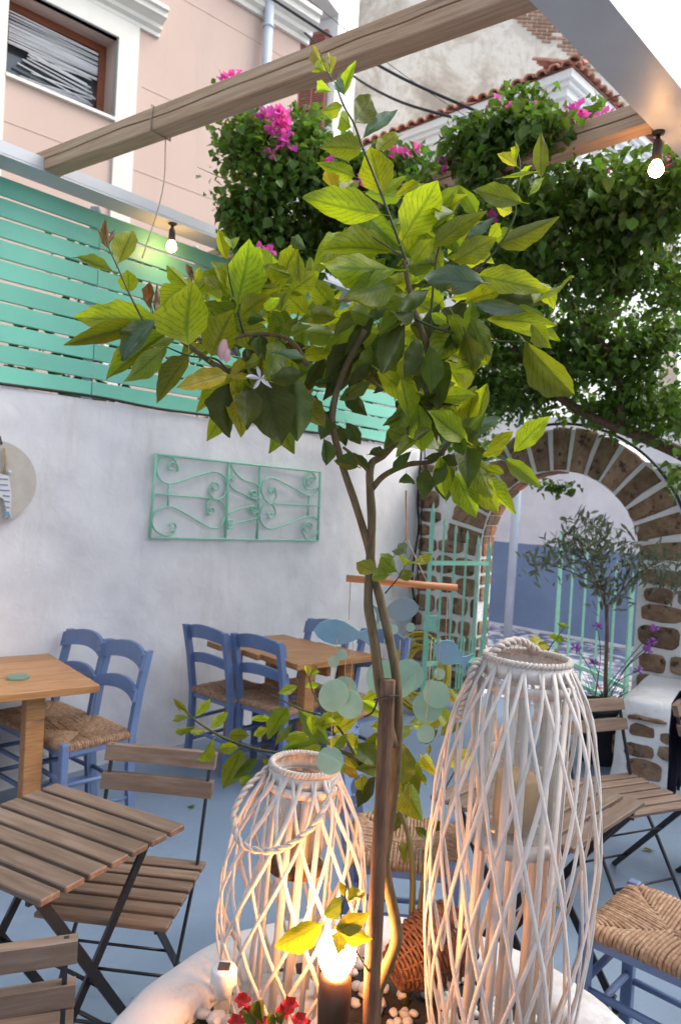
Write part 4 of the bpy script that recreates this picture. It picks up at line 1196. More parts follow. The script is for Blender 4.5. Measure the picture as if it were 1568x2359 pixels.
# ---- dark garment hung over the folding chair
def garment():
    mb = MB(); vs = []; nu, nv = 14, 16
    base = V((1.98, 3.62, 0)); f = V((0.80, -0.60, 0)); s = V((0.60, 0.80, 0))
    for j in range(nv + 1):
        for i in range(nu + 1):
            u = i / nu; v = j / nv
            lat = -0.02 + 0.26 * u
            fold = 0.014 * math.sin(u * 15 + 2 * v) * (0.3 + v) + 0.01 * noise.noise(V((u * 4, v * 5, 0)))
            if v < 0.5: o, z = -0.315 - fold, 0.30 + 1.06 * v
            elif v < 0.58: o, z = -0.29 + (v - 0.5) * 0.6, 0.832 + 0.01 * math.sin((v - .5) * 39)
            else: o, z = -0.225 + fold, 0.83 - (v - 0.58) * 0.8
            vs.append(base + s * lat + f * o + V((0, 0, z + 0.01 * noise.noise(V((u * 6, v, 3))) - (0.03 * math.sin(u * 9) if v == 0 else 0))))
    fs = [(j * (nu + 1) + i, j * (nu + 1) + i + 1, (j + 1) * (nu + 1) + i + 1, (j + 1) * (nu + 1) + i) for j in range(nv) for i in range(nu)]
    mb.add(vs, fs, True)
    o = mb.build('jacket', 'cloth')
    md = o.modifiers.new('thickness', 'SOLIDIFY'); md.thickness = 0.012
    return tag(o, 'dark navy jacket draped over the folding chair at the right edge', 'jacket')
garment()

# ================================================================= things on the white wall
WPO = wl(0, 0.03)
def c6(x, y, out=0.03):
    X, Y = (400 + x / 2.613) / 1.2717, (1250 + y / 2.613) / 1.2717
    return onpl(X, Y, wl(0, out), WN)
pan_ = wthing('iron_scroll_panel', 'mint green wrought iron scroll panel hung on the white wall', 'wall decoration', c6(740, 852))
def bar(pts, nm, r=0.0055, smooth=True, n=5):
    P = [c6(*p) for p in pts]
    if smooth and len(P) > 2: P = smooth_path(P, n)
    MB().tube(P, r, 6, flat=1.7, up=WN).build(nm, 'mintmetal', pan_)
for a, b in (((150, 212), (1405, 348)), ((100, 852), (1385, 872)), ((150, 212), (100, 852)), ((1405, 348), (1385, 872))): bar([a, b], 'frame_bar', 0.008)
bar([(708, 268), (678, 850)], 'upright', 0.008); bar([(948, 300), (920, 862)], 'upright', 0.008)
bar([(140, 515), (590, 550)], 'middle_bar'); bar([(1040, 590), (1395, 605)], 'middle_bar')
bar([(247, 437), (240, 608)], 'tie_bar'); bar([(1318, 525), (1310, 685)], 'tie_bar')
def spiral(cx, cy, r0, r1, a0, a1, n=14):
    return [(cx + (r0 + (r1 - r0) * i / n) * math.cos(R(a0 + (a1 - a0) * i / n)), cy + (r0 + (r1 - r0) * i / n) * math.sin(R(a0 + (a1 - a0) * i / n))) for i in range(n + 1)]
S1 = spiral(270, 312, 14, 55, 60, 420)[:-1] + [(300, 262), (235, 232), (165, 270), (152, 340), (185, 410), (250, 437), (330, 420), (470, 375), (590, 345), (660, 375), (692, 450), (670, 530), (600, 555), (556, 500), (580, 440)] + spiral(598, 465, 38, 10, 250, 560)
S2 = spiral(268, 760, 12, 45, 180, 470)[:-1] + [(298, 800), (230, 835), (150, 800), (118, 730), (150, 650), (225, 612), (290, 620), (430, 700), (560, 772), (640, 760), (682, 680), (660, 590), (600, 555), (540, 590), (540, 650)] + spiral(568, 637, 35, 10, 160, -200)
S3 = spiral(1325, 425, 12, 40, 0, 330)[:-1] + [(1372, 400), (1340, 352), (1290, 380), (1275, 420), (1290, 470), (1330, 480), (1385, 470), (1360, 515), (1300, 525), (1180, 460), (1050, 395), (985, 405), (952, 470), (980, 555), (1030, 592), (1068, 540), (1060, 480)] + spiral(1035, 495, 34, 10, -30, -390)
S4 = spiral(1305, 772, 12, 38, 0, -330)[:-1] + [(1340, 750), (1300, 735), (1268, 790), (1290, 850), (1340, 866), (1385, 800), (1385, 720), (1320, 685), (1180, 735), (1030, 782), (960, 745), (942, 670), (975, 605), (1030, 592), (1060, 640)] + spiral(1025, 675, 34, 10, 0, 360)
S5 = [(715, 275), (760, 360), (830, 415), (900, 432), (942, 480), (930, 540), (880, 545), (865, 505)] + spiral(892, 512, 26, 8, 180, 520)
S6 = spiral(742, 395, 8, 24, 0, 300)[:-1] + [(712, 400), (712, 440), (750, 485), (850, 530), (930, 575), (935, 640), (890, 665), (868, 630)] + spiral(892, 630, 22, 8, 180, 500)
S7 = [(690, 675), (770, 635), (860, 612), (900, 600)]
S8 = spiral(715, 742, 8, 26, 0, 330)[:-1] + [(735, 715), (690, 720), (690, 765), (720, 780), (790, 730), (860, 715), (925, 695)]
for S in (S1, S2, S3, S4, S5, S6, S7, S8): bar(S, 'scroll', 0.0055, True, 3)
# fish plaque at the left edge
pc = onpl(-18, 1108, wl(0, 0.02), WN)
plq = wthing('round_plaque', 'round speckled stone plaque hanging at the left edge of the white wall', 'wall decoration', pc)
rr_ = (onpl(80, 1108, wl(0, 0.02), WN) - pc).length
n = 40
mb = MB()
mb.prism([pc + WD * (rr_ * math.cos(2 * math.pi * i / n)) + V((0, 0, rr_ * 0.92 * math.sin(2 * math.pi * i / n))) for i in range(n)], WN * 0.022)
mb.build('disc', 'linen', plq)
MB().tube([onpl(0, 1005, wl(0, .03), WN), onpl(4, 1024, wl(0, .045), WN)], 0.006, 6).build('hook', 'black', plq)
fsh = wthing('striped_fish', 'white fish with blue stripes hanging by a cord on the round plaque', 'fish ornament', onpl(8, 1150, wl(0, .05), WN))
def fp(x, y, o=0.05): return onpl(x, y, wl(0, o), WN)
MB().prism([fp(-14, 1085), fp(0, 1092), fp(17, 1096), fp(21, 1118), fp(24, 1140), fp(23, 1165), fp(20, 1180), fp(26, 1194), fp(17, 1188), fp(10, 1193), fp(12, 1176), fp(6, 1150), fp(-10, 1140)], WN * 0.018).build('body', 'white', fsh)
for y in (1103, 1116, 1129, 1142, 1155, 1168):
    MB().prism([fp(-12 if y < 1135 else 7, y - 2, 0.0695), fp(19 if y < 1120 else 23, y, 0.0695), fp(19 if y < 1120 else 23, y + 3, 0.0695), fp(-12 if y < 1135 else 7, y + 1, 0.0695)], WN * 0.001).build('stripe', 'blue', fsh)
MB().prism([fp(12, 1178, .0695), fp(21, 1178, .0695), fp(26, 1194, .0695), fp(17, 1188, .0695), fp(10, 1193, .0695)], WN * 0.001).build('tail', 'fish', fsh)
MB().tube([fp(12, 1032, .06), fp(14, 1070, .06), fp(10, 1092, .06)], 0.008, 6).build('cord', 'string', fsh)
MB().lathe([(0, 0.012), (0.009, 0.008), (0.012, 0), (0.009, -0.008), (0, -0.012)], 10, fp(22, 1088, .06)).build('bead', 'zinc', fsh)
# ================================================================= planter, lanterns, lemon tree
PC = V((0.17, 1.65, 0)); PR, PRI, PH = 0.65, 0.505, 0.45
pla = wthing('round_planter', 'round whitewashed masonry planter holding the lemon tree and lanterns', 'planter', PC)
def wobr(th, z): return 1 + 0.012 * noise.noise(V((math.cos(th) * 2, math.sin(th) * 2, z * 2))) + 0.012 * noise.noise(V((math.cos(th) * 9, math.sin(th) * 9, z * 9)))
MB().lathe([(PR + .02, 0), (PR, 0.1), (PR, PH - .04), (PR - .004, PH - .014), (PR - .018, PH - .003), (PR - .06, PH + .002), (PRI + .05, PH), (PRI + .015, PH - .004), (PRI + .002, PH - .018), (PRI - .008, PH - .06), (PRI - .008, 0.2)], 96, PC, wob=wobr).build('rim', 'rim', pla)
def soil_mesh():
    vs = [(PC.x, PC.y, 0.395)]; n = 48; fs = []
    for k in range(1, 9):
        for j in range(n):
            r = (PRI + 0.005) * k / 8; th = 2 * math.pi * j / n
            x, y = PC.x + r * math.cos(th), PC.y + r * math.sin(th)
            vs.append((x, y, 0.395 + 0.012 * noise.noise(V((x * 14, y * 14, 0)))))
    for j in range(n): fs.append((0, 1 + j, 1 + (j + 1) % n))
    for k in range(7):
        for j in range(n): fs.append((1 + k * n + j, 1 + (k + 1) * n + j, 1 + (k + 1) * n + (j + 1) % n, 1 + k * n + (j + 1) % n))
    return MB().add(vs, fs, True)
soil_mesh().build('soil', 'soil', pla)
rnd = random.Random(21)
pms = []
for k in range(5):
    mb = MB(); vs = []; nu, nv = 10, 6
    for j in range(nv + 1):
        ph_ = math.pi * j / nv
        for i in range(nu):
            th = 2 * math.pi * i / nu
            p = V((math.sin(ph_) * math.cos(th), math.sin(ph_) * math.sin(th), math.cos(ph_)))
            q = 1 + 0.22 * noise.noise(p * 1.3 + V((k * 5, 0, 0)))
            vs.append((p.x * q, p.y * q * 0.8, p.z * q * 0.62))
    fs = [(j * nu + i, j * nu + (i + 1) % nu, (j + 1) * nu + (i + 1) % nu, (j + 1) * nu + i) for j in range(nv) for i in range(nu)]
    me = MB().add(vs, fs, True).mesh('pebble'); fixn(me); me.materials.append(MT['pebble']); pms.append(me)
cnt = 0
for _ in range(4000):
    r = math.sqrt(rnd.random()) * (PRI - 0.03); th = rnd.uniform(0, 2 * math.pi)
    x, y = PC.x + r * math.cos(th), PC.y + r * math.sin(th)
    right = x > 0.10 and y > 1.55
    if not right and rnd.random() > 0.12: continue
    if cnt >= 280: break
    s = rnd.uniform(0.011, 0.019) * (1.25 if x < -.1 else 1)
    inst('pebble', rnd.choice(pms), pla, Matrix.Translation((x, y, 0.400 + rnd.uniform(0, 0.016))) @ Matrix.Rotation(rnd.uniform(0, 6.28), 4, 'Z') @ Matrix.Rotation(rnd.uniform(-.4, .4), 4, 'X') @ Matrix.Scale(s, 4))
    cnt += 1
for x, y in ((452, 2255), (435, 2300), (480, 2290), (470, 2335), (500, 2345), (420, 2345), (455, 2228 + 40)):
    p = atz(x, y, 0.415)
    inst('pebble', rnd.choice(pms), pla, Matrix.Translation(p) @ Matrix.Rotation(rnd.uniform(0, 6), 4, 'Z') @ Matrix.Scale(rnd.uniform(.018, .026), 4))

# ---- woven lanterns
def lantern(name, label, base, H, prof, ndiag, twist, rtop, strand, nin, rin, zin0, lean=(0, 0), seed=1, jar=None):
    t = thing(name, label, 'lantern', base, 0.0, 'white woven cane lanterns')
    t.rotation_euler = (lean[0], lean[1], 0)
    rr = random.Random(seed)
    def rad(f):
        for (f0, r0), (f1, r1) in zip(prof[:-1], prof[1:]):
            if f <= f1:
                u = (f - f0) / (f1 - f0); u = u * u * (3 - 2 * u) if False else u
                return r0 + (r1 - r0) * u
        return prof[-1][1]
    # smooth the profile
    fs_ = [i / 60 for i in range(61)]
    rs = [rad(f) for f in fs_]
    for _ in range(6): rs = [rs[0]] + [(rs[i - 1] + rs[i] * 2 + rs[i + 1]) / 4 for i in range(1, 60)] + [rs[-1]]
    R_ = lambda f: rs[min(60, int(f * 60))] * (1 - (f * 60) % 1) + rs[min(60, int(f * 60) + 1)] * ((f * 60) % 1)
    for dirn in (-1, 1):
        for i in range(ndiag):
            th0 = 2 * math.pi * i / ndiag + (0.0 if dirn > 0 else math.pi / ndiag) + rr.uniform(-.04, .04)
            dt = rr.uniform(-.06, .06); tw = twist * rr.uniform(0.95, 1.05)
            pts = []
            for k in range(25):
                f = k / 24
                th = th0 + dirn * (tw * f) + dt * math.sin(f * 3.1)
                r = R_(f) + dirn * 0.0016 * math.cos(ndiag * tw * f + (0 if i % 2 else math.pi)) + 0.0012 * noise.noise(V((f * 4, i, dirn)))
                pts.append(V((r * math.cos(th), r * math.sin(th), H * f)))
            MB().tube(pts, strand * rr.uniform(0.85, 1.2), 6, up=lambda p: V((p.x, p.y, 0.001)), flat=0.55).build('cane', 'cane', t)
    # flat inner staves
    for i in range(nin):
        th = 2 * math.pi * i / nin + rr.uniform(-.08, .08)
        pts = [V((rin * (1 + .03 * rr.uniform(-1, 1)) * math.cos(th + .03 * rr.uniform(-1, 1)), rin * math.sin(th), H * f)) for f in (0.01, zin0 * 0.5, zin0)]
        MB().tube(pts, 0.0105 * rr.uniform(.8, 1.2), 6, up=lambda p: V((p.x, p.y, 0.001)), flat=0.2).build('stave', 'cane', t)
    # hoops
    MB().lathe([(rtop - .004, H - .034), (rtop + .005, H - .034), (rtop + .006, H), (rtop - .004, H)], 40).build('top_hoop', 'cane', t)
    MB().lathe([(rin - .004, H * zin0 - .02), (rin + .004, H * zin0 - .02), (rin + .004, H * zin0), (rin - .004, H * zin0)], 32).build('inner_hoop', 'cane', t)
    rb = R_(0.0)
    MB().lathe([(0, 0.0), (rb + .006, 0.0), (rb + .006, 0.016), (0, 0.016)], 40).build('base', 'cane', t)
    # twisted cord binding on the rim
    def helix(c, R1, r, n, turns, z, ph):
        return [V((c * 0 + (R1 + r * math.cos(turns * a + ph)) * math.cos(a), (R1 + r * math.cos(turns * a + ph)) * math.sin(a), z + r * math.sin(turns * a + ph))) for a in [2 * math.pi * i / n for i in range(n)]]
    mb = MB()
    for ph in (0, math.pi): mb.tube(helix(0, rtop + .001, .0045, 220, 30, H + .004, ph), 0.0048, 5, closed=True)
    mb.build('rim_cord', 'rope', t)
    return t, R_
def cord(pts, t, r=0.005):
    P = smooth_path(pts, 14); mb = MB()
    for ph in (0, math.pi):
        Q = []
        for i, p in enumerate(P):
            tn_ = (P[min(i + 1, len(P) - 1)] - P[max(i - 1, 0)]).normalized()
            a = tn_.cross(V((0, 0, 1))); a = a.normalized() if a.length > .1 else V((1, 0, 0)); b = tn_.cross(a)
            th = i * 0.75 + ph
            Q.append(p + a * (r * .75 * math.cos(th)) + b * (r * .75 * math.sin(th)))
        mb.tube(Q, r * 0.9, 5)
    return mb.build('rope_handle', 'rope', t)
# small lantern
lsb = at(652, 2300, 1.90); lsb.z = 0.40
LS, RS = lantern('small_lantern', 'smaller round white cane lantern lit by the garden bulb', lsb, 0.625,
    [(0, 0.125), (0.12, 0.152), (0.35, 0.186), (0.55, 0.183), (0.75, 0.158), (0.88, 0.122), (0.95, 0.094), (1, 0.082)], 14, 1.55, 0.082, 0.0056, 13, 0.090, 0.95, (0, R(2.0)), 4)
cord([V((-.085, -.0, .62)), V((-.135, -.05, .575)), V((-.158, -.085, .52)), V((-.125, -.135, .475)), V((-.04, -.165, .485)), V((.04, -.14, .545)), V((.083, -.03, .615))], LS, 0.0055)
MB().lathe([(0, .38), (.055, .38), (.058, .40), (.058, .55), (.054, .55), (.054, .40), (0, .395)], 24).build('glass_jar', 'jar', LS)
MB().lathe([(0, .384), (.036, .384), (.036, .47), (.03, .474), (0, .472)], 20).build('candle', 'candle', LS)
MB().lathe([(0, .365), (.07, .365), (.07, .379), (0, .379)], 24).build('jar_tray', 'stake', LS)
# tall lantern
lbb = at(1152, 2200, 1.74); lbb.z = 0.40
LB, RB = lantern('tall_lantern', 'tall white cane lantern in front right of the lemon tree', lbb, 0.955,
    [(0, 0.135), (0.15, 0.166), (0.35, 0.190), (0.55, 0.194), (0.72, 0.182), (0.84, 0.163), (0.91, 0.144), (0.96, 0.118), (1, 0.094)], 18, 1.30, 0.094, 0.0051, 15, 0.106, 0.955, (0, R(1.2)), 9)
cord([V((-.095, .0, .95)), V((-.125, -.02, .93)), V((-.14, -.03, .86)), V((-.15, -.03, .82))], LB, 0.006)
cord([V((-.094, -.02, .955)), V((-.06, .0, .985)), V((.0, .07, .985)), V((.045, .075, .962))], LB, 0.007)
MB().lathe([(0, .56), (.085, .56), (.09, .58), (.09, .74), (.084, .74), (.084, .585), (0, .58)], 28).build('glass_jar', 'jar', LB)
MB().lathe([(0, .572), (.05, .572), (.05, .685), (.044, .69), (0, .688)], 24).build('candle', 'candle', LB)
MB().lathe([(0, .53), (.098, .53), (.098, .552), (0, .552)], 28).build('jar_tray', 'cane', LB)

# ---- garden bulb on a spike
gp = at(776, 2193, 1.60)
gl_ = wthing('garden_lamp', 'glowing bare bulb on a holder at the foot of the lemon tree', 'lamp', V((gp.x, gp.y, 0.39)))
r = 0.042
MB().lathe([(a, -z) for a, z in bulb_mesh(r)], 24, gp).build('bulb', 'biglamp', gl_)
MB().lathe([(0, -r * 1.1), (0.026, -r * 1.05), (0.034, -r * 1.25), (0.036, -0.10), (0.033, -0.16), (0.024, -0.19), (0.020, -0.24), (0.010, -0.36), (0, -0.36)], 24, gp).build('holder', 'socket', gl_)

# ---- solar garden light
sp = at(516, 2240, 1.66)
so_ = wthing('solar_light', 'white plastic solar garden light with square dark cell', 'garden light', V((sp.x, sp.y, 0.40)))
MB().lathe([(0, 0.012), (0.026, 0.012), (0.029, 0.006), (0.029, -0.022), (0.021, -0.03), (0.019, -0.05), (0, -0.05)], 24, sp).build('cap', 'white', so_)
MB().bev(sp + V((0, 0, 0.0135)), (0.026, 0.026, 0.004), 0.001).build('solar_cell', 'solar', so_)
MB().lathe([(0.017, -0.05), (0.019, -0.06), (0.016, -0.14), (0, -0.14)], 20, sp).build('lens', 'jar', so_)
MB().lathe([(0.0165, -0.11), (0.0165, -0.14), (0.008, -0.15), (0.005, -0.26), (0, -0.27)], 16, sp).build('spike', 'zinc', so_)

# ---- tipped wicker basket
bk = wthing('wicker_basket', 'brown wicker basket lying on the pebbles behind the trunk', 'basket', atz(960, 2230, 0.41))
bc = at(975, 2195, 1.93)
ax = V((0.85, 0.45, 0.28)).normalized(); bx_ = ax.cross(V((0, 0, 1))).normalized(); by_ = bx_.cross(ax)
for k in range(22):
    u = k / 21; rad_ = 0.045 + 0.045 * math.sin(u * 2.3)
    c_ = bc + ax * (-0.09 + 0.20 * u)
    pts = [c_ + bx_ * ((rad_ + 0.003 * math.cos(12 * a + k * math.pi)) * math.cos(a)) + by_ * ((rad_ + 0.003 * math.cos(12 * a + k * math.pi)) * math.sin(a)) for a in [2 * math.pi * i / 48 for i in range(48)]]
    MB().tube(pts, 0.0052, 5, closed=True).build('weaver', 'wicker', bk)
for i in range(12):
    a = 2 * math.pi * i / 12
    MB().tube([bc + ax * (-0.09 + 0.20 * u) + bx_ * ((0.045 + 0.045 * math.sin(u * 2.3)) * math.cos(a)) + by_ * ((0.045 + 0.045 * math.sin(u * 2.3)) * math.sin(a)) for u in [j / 10 for j in range(11)]], 0.004, 5).build('rib', 'wicker', bk)

# ================================================================= leaves
def leaf_mesh(name, m, k, nu=4, nv=14, fold=0.18, curl=0.25, wave=0.05, shape='lemon', tip=1.0):
    rr = random.Random(k * 13 + 5); vs = []; uv = []
    ph = rr.uniform(0, 6)
    for j in range(-1, nv + 1):
        v = j / nv
        if v < 0: v = 0.0; back = -0.14
        else: back = 0.0
        if shape == 'lemon': wd = 0.5 * (math.sin(math.pi * min(1, v ** 0.9)) ** 0.95) if 0 < v < 1 else 0.0
        elif shape == 'heart': wd = 0.5 * (math.sin(math.pi * v ** 0.62) ** 0.8) if 0 < v < 1 else 0
        else: wd = 0.5 * (math.sin(math.pi * v) ** 0.6) if 0 < v < 1 else 0
        wd = max(wd, 0.014)
        if shape == 'lemon': wd *= 1 + 0.06 * math.sin(v * 21 + ph)
        bend = curl * (v ** 2)
        for i in range(nu + 1):
            u = -1 + 2 * i / nu
            z = fold * abs(u) * wd + wave * math.sin(v * 9 + ph + (2 if u > 0 else 0)) * abs(u) - bend + 0.02 * math.sin(v * 23 + ph) * abs(u)
            vs.append((u * wd + 0.04 * math.sin(v * 3 + ph) * (v), v * (1 - 0.12 * abs(curl)) + back, z)); uv.append(((u + 1) / 2, v))
    fs = [(j * (nu + 1) + i, j * (nu + 1) + i + 1, (j + 1) * (nu + 1) + i + 1, (j + 1) * (nu + 1) + i) for j in range(nv + 1) for i in range(nu)]
    mb = MB().add(vs, fs, True); mb.uv = uv
    me = mb.mesh(name); me.materials.append(MT[m]); return me
LM = {}
for kind in ('young', 'mature', 'dark', 'brownleaf', 'yellow', 'pale'):
    LM[kind] = [leaf_mesh('leaf', kind, k, fold=f, curl=c, wave=w_) for k, (f, c, w_) in enumerate(((0.25, 0.05, 0.03), (0.35, 0.22, 0.04), (0.3, -0.18, 0.05), (0.5, 0.4, 0.03), (0.2, 0.15, 0.06), (0.6, 0.3, 0.03)))]
LK = {'y': 'young', 'm': 'mature', 'd': 'dark', 'b': 'brownleaf', 'o': 'yellow', 'p': 'pale'}
lr = random.Random(77)
def put_leaf(parent, b, t, wr, kind, phi=None, mesh=None):
    ax = t - b; L = ax.length; y = ax / L
    view = (CAM - b).normalized()
    x = y.cross(view)
    if x.length < 0.05: x = y.cross(V((0, 0, 1)))
    x.normalize()
    if phi is None: phi = lr.uniform(-0.6, 0.6)
    z = x.cross(y)
    x2 = x * math.cos(phi) + z * math.sin(phi)
    if lr.random() < 0.5: x2 = -x2
    z2 = x2.cross(y)
    if z2.z < 0 and mesh is None and lr.random() < 0.8: x2 = -x2; z2 = -z2
    L *= 1.10
    if kind == 'd': L *= .92; wr *= .86
    wd = L * wr * 1.0 / max(0.6, math.cos(phi))
    m3 = Matrix((x2 * wd, y * L, z2 * L * 0.8)).transposed().to_4x4()
    m3.translation = b
    return inst('leaf', mesh or lr.choice(LM[LK[kind]]), parent, m3)
def crop(o, s): return lambda x, y: ((o[0] + x / s) / 1.2717, (o[1] + y / s) / 1.2717)
C1, C2, C3, C4, C5 = crop((200, 600), 2.24), crop((800, 100), 2.613), crop((900, 400), 1.96), crop((900, 1100), 2.24), crop((500, 1950), 1.96)
lt = wthing('lemon_tree', 'young lemon tree with broad yellow green leaves in the round planter', 'tree', V((PC.x, PC.y, 0.4)))
YT = 1.62
def leaves(parent, conv, Y, rows, jit=0.07):
    for row in rows:
        bx, by, tx, ty, wr, k = row[:6]
        Yb = Y + lr.uniform(-jit, jit) + (row[6] if len(row) > 6 else 0)
        Yt = Yb + lr.uniform(-0.06, 0.04)
        put_leaf(parent, at(*conv(bx, by), Yb), at(*conv(tx, ty), Yt), wr * 1.05, k)
# explicit leaves: (base x, y, tip x, y, width / length, kind[, depth offset]) measured in picture crops
leaves(lt, C2, 1.50, [(540,470,600,210,.33,'y'),(445,440,300,410,.35,'y'),(525,550,390,600,.55,'y'),(625,680,715,500,.65,'m'),(600,710,490,620,.6,'y'),(670,880,405,850,.55,'m'),
 (690,790,930,590,.28,'p'),(790,900,950,745,.4,'y'),(830,1220,740,890,.75,'y'),(620,1090,400,1010,.4,'y'),(470,1190,410,1050,.5,'o'),(820,1380,255,1275,.4,'y'),(545,1290,610,1080,.45,'y'),
 (1000,1560,1245,1135,.62,'y',-.08),(370,260,300,100,.3,'o'),(390,280,290,240,.4,'y'),(440,300,440,120,.15,'o'),(480,360,545,320,.5,'p'),(390,230,370,150,.3,'y'),(440,300,350,190,.3,'y'),(545,470,470,390,.3,'p')])
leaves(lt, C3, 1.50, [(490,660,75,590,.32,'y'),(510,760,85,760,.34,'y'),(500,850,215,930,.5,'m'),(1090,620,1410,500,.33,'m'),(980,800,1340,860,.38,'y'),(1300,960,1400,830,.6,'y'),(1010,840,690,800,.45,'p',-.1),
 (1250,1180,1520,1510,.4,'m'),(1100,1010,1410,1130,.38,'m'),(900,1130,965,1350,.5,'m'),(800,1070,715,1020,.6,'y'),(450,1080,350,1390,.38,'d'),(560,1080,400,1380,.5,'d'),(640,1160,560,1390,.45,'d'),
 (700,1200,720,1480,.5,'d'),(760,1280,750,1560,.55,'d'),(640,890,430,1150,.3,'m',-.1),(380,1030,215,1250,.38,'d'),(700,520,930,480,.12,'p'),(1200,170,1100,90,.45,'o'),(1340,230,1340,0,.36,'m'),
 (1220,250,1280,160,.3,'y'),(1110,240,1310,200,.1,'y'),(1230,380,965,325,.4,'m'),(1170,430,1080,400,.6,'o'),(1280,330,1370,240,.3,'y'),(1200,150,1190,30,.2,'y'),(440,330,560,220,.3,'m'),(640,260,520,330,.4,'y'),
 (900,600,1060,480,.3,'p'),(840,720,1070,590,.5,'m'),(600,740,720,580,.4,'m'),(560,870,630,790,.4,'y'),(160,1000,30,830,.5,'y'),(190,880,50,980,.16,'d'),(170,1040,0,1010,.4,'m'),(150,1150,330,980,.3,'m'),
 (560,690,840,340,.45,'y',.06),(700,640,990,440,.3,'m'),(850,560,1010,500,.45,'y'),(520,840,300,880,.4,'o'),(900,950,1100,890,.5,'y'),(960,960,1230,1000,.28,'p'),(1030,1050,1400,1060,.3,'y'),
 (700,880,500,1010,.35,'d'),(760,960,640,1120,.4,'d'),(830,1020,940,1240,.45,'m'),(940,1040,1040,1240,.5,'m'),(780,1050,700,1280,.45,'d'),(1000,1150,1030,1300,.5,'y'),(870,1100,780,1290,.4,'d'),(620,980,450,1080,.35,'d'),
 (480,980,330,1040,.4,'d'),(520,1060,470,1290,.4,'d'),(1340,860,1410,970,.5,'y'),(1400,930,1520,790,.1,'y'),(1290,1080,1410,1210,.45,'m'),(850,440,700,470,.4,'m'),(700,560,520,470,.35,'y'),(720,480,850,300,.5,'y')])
leaves(lt, C1, 1.42, [(330,385,415,155,.5,'y'),(265,290,225,110,.3,'b'),(270,260,320,165,.2,'b'),(250,280,200,160,.2,'b'),(300,450,50,320,.24,'m'),(400,575,390,440,.85,'y'),(545,690,520,490,.25,'b'),(570,690,590,550,.2,'b'),
 (600,760,80,735,.3,'y'),(490,790,10,890,.24,'m'),(580,760,295,1010,.35,'p'),(660,830,250,1110,.28,'m'),(640,930,405,1145,.38,'m'),(790,990,590,1230,.38,'m'),(790,920,740,545,.85,'y',-.05),(940,990,1060,720,.7,'y'),
 (1050,1110,745,1190,.34,'o'),(1110,650,1200,270,.6,'y'),(1100,650,1000,300,.42,'y'),(1040,360,990,160,.35,'y'),(1080,290,1070,180,.5,'y'),(1130,740,1290,590,.5,'y'),(1400,700,1400,550,.7,'y'),(1560,720,1420,560,.6,'y'),
 (850,510,860,410,.45,'y'),(810,510,770,410,.2,'b'),(830,500,805,400,.15,'b'),(1160,550,1390,550,.22,'y'),(980,560,900,460,.4,'y'),(1000,620,930,570,.5,'y'),(1520,500,1500,330,.6,'y'),(1550,290,1470,215,.35,'p'),
 (1060,1130,1220,1050,.6,'o'),(1300,1030,1460,1150,.4,'p',-.06),(1330,970,1568,1000,.2,'p'),(1060,1170,1000,1540,.55,'d'),(1180,1200,1170,1510,.5,'d'),(1280,1150,1400,1568,.75,'d'),(1470,1100,1500,1568,.55,'d'),
 (1330,1150,1568,1120,.55,'d'),(1290,760,1150,720,.5,'d'),(1250,870,1240,990,.5,'d'),(1390,900,1330,1100,.5,'m'),(1130,1000,1010,900,.3,'p'),(940,900,820,870,.35,'p'),(1210,860,1300,990,.5,'d'),(1450,860,1568,790,.4,'m'),
 (1420,790,1330,700,.5,'m'),(1500,830,1450,700,.5,'m'),(1300,700,1380,600,.4,'y'),(700,870,560,930,.3,'m'),(1150,1080,1300,1210,.6,'d'),(1400,1180,1540,1300,.6,'d'),(940,560,870,640,.4,'y'),(1200,520,1110,480,.4,'y')])
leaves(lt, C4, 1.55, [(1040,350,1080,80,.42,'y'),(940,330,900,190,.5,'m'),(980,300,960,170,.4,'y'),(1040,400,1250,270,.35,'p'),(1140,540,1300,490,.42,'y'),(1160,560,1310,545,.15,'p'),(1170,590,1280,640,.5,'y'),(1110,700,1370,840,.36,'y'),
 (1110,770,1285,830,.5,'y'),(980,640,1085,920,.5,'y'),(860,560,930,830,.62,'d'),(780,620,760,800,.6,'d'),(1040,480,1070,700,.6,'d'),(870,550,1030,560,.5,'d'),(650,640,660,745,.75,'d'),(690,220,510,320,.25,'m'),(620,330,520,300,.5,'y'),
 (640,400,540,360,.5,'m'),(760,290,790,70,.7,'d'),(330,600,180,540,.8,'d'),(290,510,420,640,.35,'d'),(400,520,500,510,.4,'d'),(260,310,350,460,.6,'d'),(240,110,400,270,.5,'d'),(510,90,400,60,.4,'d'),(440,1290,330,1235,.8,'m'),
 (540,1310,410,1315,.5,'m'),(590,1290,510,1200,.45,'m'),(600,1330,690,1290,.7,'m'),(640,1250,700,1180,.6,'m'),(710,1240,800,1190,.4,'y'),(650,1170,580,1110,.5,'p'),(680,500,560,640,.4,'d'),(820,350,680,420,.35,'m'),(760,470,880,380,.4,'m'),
 (960,430,860,480,.4,'p'),(1000,420,1020,520,.5,'d'),(700,420,600,480,.4,'m'),(880,500,760,560,.4,'d'),(600,330,520,440,.4,'m'),(1060,470,1180,560,.6,'d'),(900,560,830,740,.5,'d'),(930,400,1030,280,.4,'y'),(560,480,620,380,.4,'y'),(60,130,0,300,.6,'d'),(150,230,90,420,.6,'d'),(180,330,250,480,.5,'d'),(110,420,140,600,.6,'d'),(40,60,200,40,.4,'d')], 0.05)
